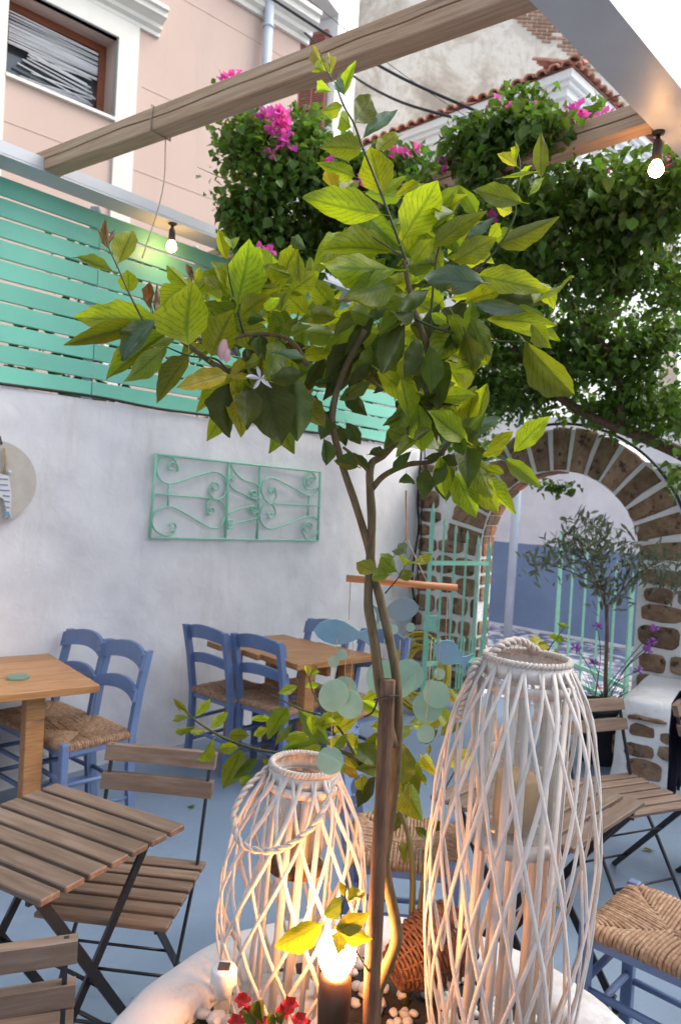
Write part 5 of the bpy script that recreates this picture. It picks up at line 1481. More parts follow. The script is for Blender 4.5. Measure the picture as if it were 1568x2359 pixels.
# filler leaves inside the crown
fillers = []
for _ in range(210):
    cx, cy, rx, ry = lr.choice([(960, 600, 190, 160), (700, 720, 220, 120), (930, 760, 160, 120), (560, 700, 150, 90), (640, 880, 120, 80), (960, 860, 120, 110)])
    a = lr.uniform(0, 6.28); q = math.sqrt(lr.random())
    x, y = cx + rx * q * math.cos(a), cy + ry * q * math.sin(a)
    Yb = lr.uniform(1.50, 1.82)
    ang = lr.uniform(0, 6.28); L = lr.uniform(60, 120)
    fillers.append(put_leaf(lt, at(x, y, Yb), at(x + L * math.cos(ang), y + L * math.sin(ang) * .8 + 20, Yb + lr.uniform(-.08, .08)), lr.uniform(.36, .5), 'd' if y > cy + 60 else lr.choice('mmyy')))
# past the first 300 leaves the inner ones are joined, one part for each leaf kind
byk = {}
for o in fillers[40:]: byk.setdefault(o.data.materials[0].name, []).append(o)
for mn, os_ in byk.items():
    mb = MB(); us = []
    for o in os_:
        me = o.data; m4 = o.matrix_basis
        uu = [None] * len(me.vertices)
        for lp in me.loops: uu[lp.vertex_index] = tuple(me.uv_layers[0].data[lp.index].uv)
        mb.add([m4 @ v.co for v in me.vertices], [tuple(p.vertices) for p in me.polygons], True); us += uu
        bpy.data.objects.remove(o)
    mb.uv = us
    mb.build('inner_leaves', bpy.data.materials[mn], lt, fix=False)['kind'] = 'stuff'
for _ in range(16):
    x, y = 1040 + lr.gauss(0, 70), 1040 + lr.gauss(0, 55); Yb = lr.uniform(1.50, 1.62); ang = lr.uniform(-2.6, 1.4); L = lr.uniform(70, 115)
    put_leaf(lt, at(x, y, Yb), at(x + L * math.cos(ang), y + L * math.sin(ang), Yb - .03), lr.uniform(.36, .48), lr.choice('yymym'))
for _ in range(14):
    x, y = 590 + lr.gauss(0, 75), 680 + lr.gauss(0, 45); Yb = lr.uniform(1.42, 1.55); ang = lr.uniform(-3.0, -.2); L = lr.uniform(70, 110)
    put_leaf(lt, at(x, y, Yb), at(x + L * math.cos(ang), y + L * math.sin(ang), Yb - .03), lr.uniform(.36, .5), lr.choice('yyym'))
# branches
def br(pts, r0, r1, nm='branch', m='bark', parent=lt, n=8):
    P = smooth_path([at(x, y, Y) for x, y, Y in pts], 6)
    if m == 'twig' and parent is lt: r0, r1 = r0 * .7, r1 * .7
    sd_ = pts[0][0]
    return MB().tube(P, lambda t: (r0 + (r1 - r0) * t) * (1 + 0.16 * noise.noise(V((t * len(P) * .33, sd_, 0))) + (0.3 * max(0, noise.noise(V((t * len(P) * .6, sd_, 5))) - .3))), n).build(nm, m, parent)
cv = lambda f, x, y, Y: (*f(x, y), Y)
br([(838, 2700, 1.62), (862, 2330, 1.62), (880, 2255, 1.62), (912, 2170, 1.62), (908, 2110, 1.63), (886, 1995, 1.63), (897, 1900, 1.63), (915, 1730, 1.62), (912, 1560, 1.61), (880, 1400, 1.6), (862, 1330, 1.6), (848, 1260, 1.6), (818, 1160, 1.58), (785, 1060, 1.56), (765, 960, 1.54), (790, 860, 1.53), (840, 760, 1.52)], 0.0145, 0.0055, 'trunk')
br([(905, 1720, 1.60), (878, 1600, 1.60), (862, 1480, 1.60), (848, 1390, 1.60), (852, 1300, 1.6), (856, 1200, 1.59), (852, 1080, 1.58), (880, 1050, 1.57), (930, 1000, 1.56), (975, 950, 1.54), (985, 820, 1.53), (950, 700, 1.52), (930, 600, 1.5)], 0.0115, 0.005, 'trunk')
br([(853, 1130, 1.59), (885, 1095, 1.58), (940, 1070, 1.57), (1000, 1060, 1.55), (1040, 1010, 1.55)], 0.007, 0.004)
br([(850, 1085, 1.58), (820, 1055, 1.56), (790, 1030, 1.55)], 0.006, 0.003)
br([cv(C1, 1568, 1050, 1.52), cv(C1, 1440, 880, 1.48), cv(C1, 1200, 850, 1.45), cv(C1, 1040, 900, 1.43)], 0.006, 0.003)
br([(775, 990, 1.55), cv(C1, 1440, 1130, 1.52), cv(C1, 1050, 1090, 1.45), cv(C1, 800, 930, 1.42), cv(C1, 690, 850, 1.42), cv(C1, 500, 780, 1.42)], 0.007, 0.0035)
br([cv(C1, 500, 780, 1.42), cv(C1, 400, 580, 1.42), cv(C1, 330, 420, 1.42), cv(C1, 270, 290, 1.42), cv(C1, 240, 200, 1.42)], 0.003, 0.0012, 'twig', 'twig', n=6)
br([cv(C1, 560, 720, 1.42), cv(C1, 545, 650, 1.42), cv(C1, 525, 560, 1.42)], 0.002, 0.001, 'twig', 'twig', n=6)
br([cv(C1, 1050, 1090, 1.44), cv(C1, 960, 1010, 1.42), cv(C1, 790, 990, 1.42), cv(C1, 640, 930, 1.42)], 0.004, 0.002, 'twig', 'twig', n=6)
br([cv(C1, 1150, 850, 1.45), cv(C1, 1110, 700, 1.43), cv(C1, 1060, 500, 1.42), cv(C1, 1040, 360, 1.42)], 0.003, 0.0015, 'twig', 'twig', n=6)
br([(930, 600, 1.5), cv(C3, 560, 700, 1.5), cv(C2, 830, 1230, 1.5), cv(C2, 690, 880, 1.5), cv(C2, 620, 690, 1.5), cv(C2, 545, 560, 1.5), cv(C2, 480, 400, 1.5), cv(C2, 420, 300, 1.5), cv(C2, 350, 120, 1.5)], 0.0045, 0.0015, 'twig', 'twig', n=6)
br([cv(C3, 560, 700, 1.5), cv(C2, 600, 1430, 1.49), cv(C2, 470, 1200, 1.49)], 0.002, 0.001, 'twig', 'twig', n=6)
br([(985, 820, 1.53), cv(C3, 740, 700, 1.5), cv(C3, 820, 520, 1.5), cv(C3, 870, 380, 1.5)], 0.004, 0.0015, 'twig', 'twig', n=6)
br([cv(C3, 820, 900, 1.52), cv(C3, 960, 780, 1.5), cv(C3, 1090, 640, 1.5), cv(C3, 1180, 480, 1.5), cv(C3, 1200, 350, 1.5), cv(C3, 1220, 170, 1.5), cv(C3, 1190, 30, 1.5)], 0.004, 0.0015, 'twig', 'twig', n=6)
br([cv(C3, 620, 1050, 1.5), cv(C3, 740, 1100, 1.5), cv(C3, 900, 1140, 1.5), cv(C3, 1050, 1170, 1.5), cv(C3, 1260, 1180, 1.5)], 0.004, 0.002, 'twig', 'twig', n=6)
br([cv(C4, 510, 1430, 1.6), cv(C4, 600, 1320, 1.58), cv(C4, 680, 1180, 1.58)], 0.0025, 0.0012, 'twig', 'twig', n=6)
# blossom and bud
bl = at(*C1(1260, 1140), 1.40)
for k in range(5):
    a = 2 * math.pi * k / 5 + 0.5
    put_leaf(lt, bl, bl + CR * (0.026 * math.cos(a)) + CU * (0.022 * math.sin(a)) - F_ * (0.004 + 0.005 * (k % 3)), 0.28, 'p', 0.2, mesh=(LM.setdefault('petal', [leaf_mesh('petal', 'whitepetal', 1, 2, 5, 0.3, 0.3)])[0])).name = 'petal'
for (x, y, r_) in ((1010, 940, .012), (1040, 985, .008)):
    MB().lathe([(0, -r_ * 2), (r_ * .8, -r_), (r_, 0), (r_ * .7, r_ * 1.2), (0, r_ * 1.8)], 10, at(*C1(x, y), 1.41)).build('flower_bud', 'bud', lt)
print('lemon leaves', sum(1 for o in lt.children if o.name.startswith('leaf')))
# stake tied to the trunk
st = br([(842, 2800, 1.56), (855, 2300, 1.57), (880, 1850, 1.58), (893, 1566, 1.585)], 0.0170, 0.0160, 'wooden_stake', 'stake', None, 12)
tag(st, 'brown wooden stake supporting the lemon trunk', 'stake')
tie = [at(*p) for p in ((862, 1612, 1.585), (895, 1605, 1.55), (918, 1604, 1.585), (905, 1606, 1.63), (872, 1612, 1.62))]
tag(MB().tube(smooth_path(tie + [tie[0]], 5), 0.0022, 5).tube(smooth_path([at(870, 1610, 1.57), at(858, 1640, 1.56), at(838, 1652, 1.56)], 5), 0.002, 5).build('wire_tie', 'cable'), 'dark wire tie binding trunk to stake', 'wire')

# ---- low lemon shrub behind the small lantern
ls = wthing('lemon_shrub', 'low lemon shrub with yellowing leaves spreading behind the small lantern', 'shrub', V((0.22, 1.98, 0.4)))
leaves(ls, C5, 2.18, [(140,290,215,190,.35,'y'),(100,280,20,195,.3,'m'),(110,300,0,310,.22,'m'),(140,350,0,390,.22,'m'),(200,370,110,380,.35,'y'),(230,360,320,280,.42,'y'),(240,430,150,590,.3,'m'),(330,400,440,400,.5,'m'),(390,470,290,480,.5,'y'),
 (410,480,310,690,.5,'m'),(490,530,370,650,.42,'d'),(480,640,380,680,.32,'m'),(560,360,480,400,.4,'y'),(670,240,560,390,.45,'m'),(580,310,460,300,.22,'y'),(740,260,930,440,.36,'m'),(700,340,600,450,.28,'m'),(820,380,640,400,.24,'y'),(640,480,840,420,.25,'m'),
 (620,160,720,120,.4,'y'),(1070,450,1180,570,.8,'d'),(1330,690,1345,440,.55,'d',-.2),(1170,640,1080,820,.5,'d'),(1350,700,1400,850,.6,'m',-.1),(1440,440,1530,370,.6,'d',-.2),(850,110,770,130,.4,'y'),(790,60,780,-10,.4,'o'),(800,50,830,-20,.3,'b'),(810,70,860,20,.3,'m'),
 (960,420,1100,470,.4,'o'),(900,480,1010,430,.45,'o'),(1000,500,1080,600,.45,'o'),(940,380,1060,300,.4,'o'),(880,520,960,610,.4,'o'),(1010,560,940,640,.4,'y'),(720,430,860,490,.35,'m'),(860,340,960,330,.4,'y'),(1240,560,1200,690,.4,'o'),(1440,520,1500,600,.45,'o'),(1230,880,1290,950,.5,'m'),
 (1330,830,1270,960,.5,'d'),(1400,930,1500,1000,.5,'d'),(1480,880,1560,930,.5,'d'),(1240,1000,1230,1110,.6,'d'),(1370,1000,1330,1110,.5,'m'),(1080,640,980,580,.4,'o'),(770,500,690,480,.4,'m'),(600,560,520,560,.5,'m'),(1180,480,1240,380,.45,'y'),(840,560,760,640,.45,'m')], 0.08)
for _ in range(46):
    cx, cy, rx, ry = lr.choice([(900, 1680, 110, 70), (830, 1700, 120, 60), (960, 1760, 80, 90), (880, 1820, 60, 90), (980, 1640, 80, 60)])
    x, y = cx + rx * lr.uniform(-1, 1), cy + ry * lr.uniform(-1, 1)
    Yb = lr.uniform(2.0, 2.35); ang = lr.uniform(0, 6.28); L = lr.uniform(45, 85)
    put_leaf(ls, at(x, y, Yb), at(x + L * math.cos(ang), y + L * math.sin(ang) * .7 + 8, Yb + lr.uniform(-.05, .05)), lr.uniform(.34, .5), lr.choice('ymmooym'))
brs_ = None
def brs(pts, r0, r1): br(pts, r0, r1, 'branch', 'twig', ls)
rb_ = (960, 2290, 2.0)
brs([(930, 2330, 1.95), (950, 2000, 2.05), (905, 1840, 2.15), cv(C5, 1000, 500, 2.18), cv(C5, 610, 500, 2.18), cv(C5, 340, 430, 2.18), cv(C5, 150, 320, 2.18), cv(C5, 80, 250, 2.18)], 0.009, 0.002)
brs([(935, 2330, 1.95), (985, 1950, 2.0), (1010, 1850, 2.0), (1050, 1770, 2.0)], 0.007, 0.002)
brs([cv(C5, 1100, 600, 2.18), cv(C5, 940, 330, 2.18), cv(C5, 740, 250, 2.18), cv(C5, 570, 160, 2.18)], 0.004, 0.0015)
brs([cv(C5, 940, 330, 2.18), cv(C5, 830, 180, 2.18), cv(C5, 790, 60, 2.18)], 0.003, 0.0015)
# leaves caught in the lamp light, on a sucker from the trunk base
lf = crop((600, 2600), 2.24)
leaves(lt, lf, 1.50, [(760,240,490,400,.5,'m'),(850,250,1080,360,.42,'m'),(860,280,1060,190,.5,'m'),(870,300,860,450,.45,'m',-.02),(900,90,790,170,.45,'m'),(940,100,1040,0,.45,'m'),(920,60,880,-40,.4,'m')], 0.015)
br([cv(lf, 1080, 560, 1.56), cv(lf, 900, 250, 1.51), cv(lf, 920, 60, 1.5), cv(lf, 930, -40, 1.5)], 0.003, 0.0015, 'twig', 'twig', n=6)
leaves(lt, crop((994, 1800), 1.568), 1.85, [(940,130,880,150,.6,'o'),(960,160,890,170,.6,'y'),(1000,200,980,190,.6,'y'),(1010,120,960,90,.4,'y'),(1040,260,1045,215,.5,'d'),(1000,40,1050,60,.35,'m'),(990,110,1030,120,.5,'m')], 0.02)
br([cv(crop((994, 1800), 1.568), 880, 330, 1.88), cv(crop((994, 1800), 1.568), 960, 160, 1.86), cv(crop((994, 1800), 1.568), 1040, 50, 1.86)], 0.003, 0.0012, 'twig', 'twig', n=6)

# ---- red flowered plant at the planter front
rp_ = wthing('red_flower_plant', 'small red flowered plant at the bottom edge of the planter', 'plant', atz(600, 2400, 0.40))
for k, (x, y) in enumerate(((560, 2300), (572, 2330), (545, 2350), (668, 2310), (655, 2325), (690, 2345), (600, 2352), (700, 2360))):
    c_ = at(x, y, 1.52)
    for q in range(6):
        a = q * 1.05 + k
        put_leaf(rp_, c_, c_ + CR * (.017 * math.cos(a)) + CU * (.017 * math.sin(a)) - F_ * .006, 0.8, 'y', 0.1, mesh=LM.setdefault('redp', [leaf_mesh('petal', 'red', 2, 2, 4, 0.2, 0.1, shape='heart')])[0]).name = 'petal'
    MB().tube(smooth_path([at(620, 2480, 1.54), at((x + 620) / 2, y + 60, 1.53), c_], 4), 0.002, 5).build('stem', 'twig', rp_)
for b in ((605, 2359, 590, 2290, .5), (640, 2359, 645, 2318, .5), (590, 2365, 560, 2330, .5), (620, 2370, 628, 2325, .5)):
    put_leaf(rp_, at(b[0], b[1], 1.5), at(b[2], b[3], 1.49), b[4], 'd')

# ---- sea-glass and fish mobile hanging from the tree
mo = wthing('mobile', 'wooden dowel mobile with painted fish and sea green discs hanging from the tree', 'mobile', at(920, 1342, 1.74))
YM = 1.74
d0, d1 = at(797, 1332, YM), at(1052, 1354, YM)
MB().tube([d0, d1], 0.0082, 12).build('dowel', 'dowel', mo)
MB().tube([at(935, 1130, YM - .04), at(936, 1240, YM), ], 0.0028, 5).build('string', 'string', mo)
MB().tube([at(936, 1240, YM), at(870, 1336, YM)], 0.0014, 5).build('string', 'string', mo)
MB().tube([at(936, 1240, YM), at(985, 1346, YM)], 0.0014, 5).build('string', 'string', mo)
def fish(x0, y0, x1, y1, h, m, Y):
    a, b = at(x0, y0, Y), at(x1, y1, Y)          # nose, tail
    ax = (b - a); L = ax.length; ax /= L; up = CU * 1.0; up = (up - ax * up.dot(ax)).normalized()
    prof = [(0, 0), (.08, .28), (.2, .43), (.35, .5), (.5, .44), (.65, .28), (.76, .13), (.86, .22), (1.0, .46), (.95, 0.02), (1.0, -.42), (.86, -.2), (.76, -.12), (.65, -.26), (.5, -.4), (.35, -.45), (.2, -.38), (.08, -.24)]
    hh = h / FD * Y
    P = [a + ax * (L * u) + up * (hh * v) for u, v in prof]
    MB().prism(P, V((0, 0.008, 0))).build('fish', m, mo)
fish(722, 1452, 860, 1468, 62, 'fish', YM); fish(965, 1398, 862, 1418, 56, 'greyfish', YM); fish(1000, 1490, 1080, 1530, 60, 'fish', YM)
for x, y0, y1 in ((807, 1335, 1428), (905, 1345, 1382), (1030, 1353, 1470)):
    MB().tube([at(x, y0, YM), at(x - 4, y1, YM)], 0.0011, 5).build('string', 'string', mo)
rnd = random.Random(8)
for x, y, r_ in ((768, 1602, 36), (805, 1622, 32), (792, 1590, 30), (760, 1752, 30), (768, 1524, 13), (788, 1508, 12), (880, 1560, 38), (916, 1568, 40), (938, 1556, 36), (985, 1628, 34), (1005, 1600, 30), (1012, 1552, 13), (992, 1580, 14), (865, 1440, 11), (905, 1450, 11), (888, 1620, 22), (980, 1690, 20), (945, 1445, 10)):
    c_ = at(x, y, YM + rnd.uniform(-.03, .03)); rr = r_ / FD * c_.y * 1.05
    nrm = (CAM - c_).normalized() + V((rnd.uniform(-.5, .5), 0, rnd.uniform(-.3, .3))); nrm.normalize()
    a = nrm.cross(V((0, 0, 1))).normalized(); b = a.cross(nrm)
    mb = MB(); n = 28
    mb.prism([c_ + a * (rr * math.cos(2 * math.pi * i / n)) + b * (rr * math.sin(2 * math.pi * i / n)) for i in range(n)], nrm * 0.0025)
    mb.build('disc', 'disc', mo)
    if r_ > 15:
        MB().tube([c_ + V((0, 0, rr * .9)), V((c_.x, c_.y, at(x, 1470, YM).z))], 0.0008, 4).build('string', 'string', mo)
# ================================================================= bougainvillea over the pergola and arch
vr = random.Random(31)
bo = wthing('bougainvillea', 'large bougainvillea with magenta bracts spilling over the pergola and stone arch', 'climbing plant', al(3.2, 0.1, 0))
# clumps: centre x, y (picture), depth, half extents in picture px and metres of depth, number of leaves
CL = [(565, 330, 4.9, 75, 75, .25, 330), (640, 400, 4.9, 110, 90, .3, 620), (700, 320, 5.0, 70, 60, .25, 230), (760, 420, 5.0, 110, 90, .3, 560), (590, 470, 4.9, 70, 70, .25, 300), (550, 535, 4.9, 55, 55, .2, 220),
      (640, 540, 5.0, 90, 70, .3, 380), (720, 560, 5.1, 90, 80, .3, 380), (840, 500, 5.1, 110, 110, .3, 520), (900, 390, 5.0, 80, 50, .25, 230), (960, 470, 5.0, 100, 110, .3, 480),
      (1095, 335, 3.92, 80, 55, .2, 330), (1180, 305, 3.75, 90, 55, .2, 420), (1250, 320, 3.62, 75, 50, .2, 300), (1120, 385, 3.80, 55, 45, .12, 170), (1330, 300, 4.0, 60, 30, .15, 90), (1420, 270, 3.9, 80, 40, .15, 70), (1200, 230, 4.2, 70, 30, .15, 70),
      (1090, 500, 4.75, 110, 100, .35, 560), (1240, 480, 4.35, 130, 100, .4, 850), (1400, 470, 4.15, 140, 90, .4, 900), (1530, 460, 4.0, 90, 80, .35, 480), (1300, 590, 4.5, 150, 100, .4, 900), (1450, 600, 4.4, 130, 100, .4, 700), (1550, 660, 4.6, 70, 90, .3, 240),
      (1200, 640, 5.3, 110, 110, .35, 520), (1330, 730, 5.2, 90, 80, .3, 300), (1120, 760, 5.6, 90, 110, .3, 420), (1240, 800, 5.5, 130, 100, .35, 650), (1400, 820, 5.3, 140, 95, .4, 950), (1520, 800, 5.1, 90, 90, .35, 560),
      (1150, 900, 5.8, 110, 80, .3, 480), (1300, 910, 5.7, 140, 60, .3, 620), (1450, 930, 5.4, 120, 70, .35, 620), (1540, 960, 5.1, 70, 80, .3, 260), (1080, 990, 6.2, 60, 70, .2, 150), (1000, 920, 6.2, 60, 80, .2, 140), (960, 870, 6.2, 50, 60, .2, 120),
      (1540, 1100, 5.2, 50, 50, .2, 60), (1280, 1120, 5.95, 60, 18, .1, 40), (1000, 600, 5.4, 120, 90, .3, 350), (880, 620, 5.5, 90, 60, .3, 160), (980, 480, 4.7, 110, 70, .25, 380), (1150, 600, 4.9, 120, 90, .3, 480), (520, 480, 4.85, 40, 50, .2, 110), (1100, 850, 5.9, 120, 120, .3, 420)]
CL = [(x, y, Y - (.45 if x < 1000 and y < 650 else 0), rx, ry, rd, int(n * (1.5 if 740 < x < 1000 else 1))) for x, y, Y, rx, ry, rd, n in CL]
hl = [leaf_mesh('leaf', 'vineleaf', k, 2, 4, f, c, 0.03, 'heart') for k, (f, c) in enumerate(((.4, .2), (.3, .05), (.5, .3)))]
def rand_rot():
    q = Matrix.Rotation(vr.uniform(0, 6.28), 3, 'Z') @ Matrix.Rotation(vr.gauss(-0.5, 0.55), 3, 'X') @ Matrix.Rotation(vr.gauss(0, 0.5), 3, 'Y')
    return q
tv, tf, tuv = [], [], []
data = []
for me in hl: data.append(([v.co.copy() for v in me.vertices], [tuple(p.vertices) for p in me.polygons], [None] * len(me.vertices), me))
for vs_, fs_, us_, me in data:
    for lp in me.loops: us_[lp.vertex_index] = tuple(me.uv_layers[0].data[lp.index].uv)
singles = []
for (cx, cy, Y, rx, ry, rd_, n) in CL:
    cen = at(cx, cy, Y)
    sx, sz = rx / FD * Y, ry / FD * Y
    for _ in range(int(n * 1.9)):
        while True:
            p = V((vr.gauss(0, .48), vr.gauss(0, .5), vr.gauss(0, .48)))
            if p.length < 1.25: break
        p = cen + V((p.x * sx, p.y * rd_, p.z * sz))
        g = noise.noise(p * 3.0)
        if g < -0.27: continue
        s = 0.028 + 0.05 * vr.random() ** 1.4
        rot = rand_rot()
        near = (p.y < Y - 0.5 * rd_)
        if near and len(singles) < 4000: singles.append((s, p, rot))
        else:
            vs_, fs_, us_, me = vr.choice(data)
            k = len(tv)
            tv += [tuple(p + rot @ (V((c.x * 0.85, c.y, c.z)) * s)) for c in vs_]
            tf += [tuple(i + k for i in f) for f in fs_]; tuv += us_
singles.sort(key=lambda a: -a[0] / a[1].y)
for s, p, rot in singles[:260]:
    m4 = (rot @ Matrix.Diagonal((s * .85, s, s))).to_4x4(); m4.translation = p
    inst('leaf', vr.choice(hl), bo, m4)
for s, p, rot in singles[260:]:
    vs_, fs_, us_, me = vr.choice(data)
    k = len(tv)
    tv += [tuple(p + rot @ (V((c.x * 0.85, c.y, c.z)) * s)) for c in vs_]
    tf += [tuple(i + k for i in f) for f in fs_]; tuv += us_
mb = MB().add(tv, tf, True); mb.uv = tuv
# colour varies by place in the mass, not by object
def vine_mass():
    m = MT['vineleaf'].copy(); m.name = 'bougainvillea leaves'
    nt = m.node_tree
    geo = nt.nodes.new('ShaderNodeTexCoord')
    wn = nt.nodes.new('ShaderNodeTexNoise'); wn.inputs['Scale'].default_value = 14; nt.links.new(geo.outputs['Object'], wn.inputs['Vector'])
    r = nt.nodes.new('ShaderNodeMapRange'); r.inputs[1].default_value = .3; r.inputs[2].default_value = .7
    nt.links.new(wn.outputs['Fac'], r.inputs[0])
    for n in nt.nodes:
        if n.type == 'HUE_SAT':
            for nm in ('Value', 'Hue'):
                l = n.inputs[nm].links[0]; mnode = l.from_node
                nt.links.new(r.outputs[0], mnode.inputs[0])
    return m
fo = mb.build('foliage', vine_mass(), bo, fix=False); fo['kind'] = 'stuff'
print('vine tris', len(tf) * 2)
# woody limbs
def limb(pts, r0, r1): 
    P = smooth_path([at(*p) for p in pts], 6)
    MB().tube(P, lambda t: r0 + (r1 - r0) * t, 8).build('limb', 'vinebark', bo)
limb([(1620, 1075, 5.0), (1568, 1045, 5.1), (1500, 1015, 5.2), (1430, 988, 5.3), (1360, 960, 5.4), (1270, 900, 5.5), (1180, 800, 5.4)], .05, .025)
limb([(1430, 988, 5.3), (1420, 850, 5.2), (1330, 720, 5.1), (1270, 600, 5.0), (1200, 480, 4.8)], .03, .012)
limb([(1330, 720, 5.1), (1400, 712, 5.1), (1460, 650, 5.0), (1500, 560, 4.9)], .018, .008)
limb([(1200, 480, 4.8), (1000, 450, 5.0), (800, 440, 5.0), (620, 380, 4.9), (540, 330, 4.9)], .014, .006)
limb([(1250, 480, 4.8), (1180, 350, 4.3), (1250, 320, 4.1)], .012, .005)
limb([(1420, 300, 4.0), (1390, 240, 3.95), (1450, 190 + 20, 3.9)], .006, .003)
limb([(1200, 310, 4.1), (1320, 310, 4.0), (1440, 270, 3.9)], .006, .003)
# bract clusters
bm2 = [leaf_mesh('bract', 'bract', k, 2, 4, f, c, .04, 'heart') for k, (f, c) in enumerate(((.5, -.3), (.35, -.15)))]
FL = [(508, 225, 5.0, 12), (520, 215, 5.0, 8), (512, 186, 5.0, 4), (528, 178, 5.0, 8), (552, 180, 5.0, 7), (560, 208, 5.0, 8), (607, 258, 4.8, 8), (632, 262, 4.8, 12), (648, 255, 4.8, 14), (640, 280, 4.8, 12), (655, 292, 4.8, 12), (632, 308, 4.8, 10), (657, 326, 4.8, 14), (629, 356, 4.8, 6), (760, 366, 4.9, 6), (836, 430, 4.9, 5), (828, 418, 4.9, 4), (610, 576, 4.8, 6),
      (930, 350, 4.9, 5), (958, 345, 4.9, 4), (1018, 378, 4.3, 6), (1032, 383, 4.3, 5), (1048, 352, 4.3, 3), (1142, 244, 4.1, 6), (1165, 252, 4.1, 4), (1190, 250, 4.1, 6), (1238, 243, 4.0, 5), (1310, 258, 3.9, 7), (1338, 255, 3.9, 8), (1330, 282, 3.9, 6), (1388, 272, 3.9, 9), (1405, 278, 3.9, 5), (1395, 310, 3.9, 3), (1458, 262, 3.85, 3),
      (1385, 392, 4.3, 6), (1135, 497, 4.6, 6), (1530, 390, 4.2, 5), (1215, 285, 4.0, 3), (900, 348, 4.9, 4), (1540, 380, 4.2, 4)]
for (x, y, Y, n) in FL:
    c_ = at(x, y, Y - (0.62 if x < 1000 else 0.3))
    k0 = MB()
    vs, fs, us = [], [], []
    for q in range(max(3, int(n * 1.3))):
        me = vr.choice(bm2); s = vr.uniform(.032, .052)
        rot = Matrix.Rotation(vr.uniform(0, 6.28), 3, 'Z') @ Matrix.Rotation(vr.uniform(-1.2, 1.2), 3, 'X') @ Matrix.Rotation(vr.uniform(-1, 1), 3, 'Y')
        o = V((vr.gauss(0, 1), vr.gauss(0, 1), vr.gauss(0, 1))) * (0.011 * math.sqrt(n) * .5)
        k = len(vs)
        vs += [c_ + o + rot @ (v.co * s) for v in me.vertices]
        fs += [tuple(i + k for i in p.vertices) for p in me.polygons]
        uu = [None] * len(me.vertices)
        for lp in me.loops: uu[lp.vertex_index] = tuple(me.uv_layers[0].data[lp.index].uv)
        us += uu
    mb = MB().add(vs, fs, True); mb.uv = us
    mb.build('bract_cluster', 'bract', bo, fix=False)
# sprigs carrying the outlying flowers above the first beam
for pts in ([(560, 300, 4.95), (530, 230, 5.0), (505, 160, 5.0)], [(600, 300, 4.95), (570, 230, 5.0), (545, 175, 5.0)], [(640, 380, 4.85), (650, 300, 4.8), (640, 250, 4.8)], [(560, 430, 4.85), (500, 405, 4.85), (455, 385, 4.85)]):
    limb(pts, .004, .0015)
    for q in range(10):
        i = vr.random() * (len(pts) - 1); a, b = pts[int(i)], pts[min(int(i) + 1, len(pts) - 1)]
        u = i % 1
        p = at(a[0] + (b[0] - a[0]) * u + vr.gauss(0, 14), a[1] + (b[1] - a[1]) * u + vr.gauss(0, 10), a[2] + (b[2] - a[2]) * u)
        m4 = (rand_rot() @ Matrix.Diagonal((.035, .04, .04))).to_4x4(); m4.translation = p
        inst('leaf', vr.choice(hl), bo, m4)

# ================================================================= potted olive with purple flowers
op = atz(1378, 1752, 0.0); 
pot = wthing('plant_pot', 'dark plastic plant pot holding the olive tree by the arch', 'pot', op)
ph_ = 0.40
MB().lathe([(0, 0), (.125, 0), (.13, .01), (.175, ph_ - .05), (.185, ph_ - .05), (.188, ph_), (.172, ph_), (.168, ph_ - .03), (0, ph_ - .035)], 36, op).build('shell', 'pot', pot)
MB().lathe([(0, ph_ - .03), (.166, ph_ - .032)], 24, op).build('soil', 'soil', pot)
ot = wthing('olive_tree', 'slender young olive tree with small grey green leaves in the dark pot', 'tree', op + V((0, 0, ph_)))
OYd = op.y
def ob_(pts, r0, r1, nm='branch', m='bark'):
    P = smooth_path([at(x, y, OYd + dy) for x, y, dy in pts], 6)
    MB().tube(P, lambda t: r0 + (r1 - r0) * t, 8).build(nm, m, ot)
    return P
ob_([(1396, 1660, 0), (1394, 1560, 0), (1397, 1460, 0), (1395, 1396, 0)], .016, .011, 'trunk')
tw = []
tw.append(ob_([(1395, 1400, 0), (1378, 1350, -.02), (1350, 1290, -.03), (1320, 1240, -.05), (1340, 1200, -.05)], .008, .002))
tw.append(ob_([(1395, 1400, 0), (1385, 1330, .05), (1380, 1260, .06), (1385, 1200, .05)], .007, .002))
tw.append(ob_([(1396, 1398, 0), (1430, 1362, 0), (1470, 1320, -.03), (1530, 1290, -.06), (1580, 1280, -.1)], .008, .002))
tw.append(ob_([(1378, 1350, -.02), (1320, 1320, -.06), (1260, 1300, -.1), (1220, 1305, -.12)], .005, .0015))
tw.append(ob_([(1430, 1362, 0), (1450, 1300, .1), (1440, 1240, .15)], .005, .0015))
tw.append(ob_([(1350, 1290, -.03), (1300, 1270, .1), (1270, 1280, .15)], .004, .0015))
tw.append(ob_([(1470, 1320, -.03), (1520, 1330, .05), (1560, 1350, .1)], .004, .0015))
om = leaf_mesh('leaf', 'oliveleaf', 1, 2, 3, .2, .1, .01, 'strap')
ov, of, ou = [], [], []
oc = [v.co.copy() for v in om.vertices]; ofs = [tuple(p.vertices) for p in om.polygons]; ouv = [None] * len(oc)
for lp in om.loops: ouv[lp.vertex_index] = tuple(om.uv_layers[0].data[lp.index].uv)
nl = 0
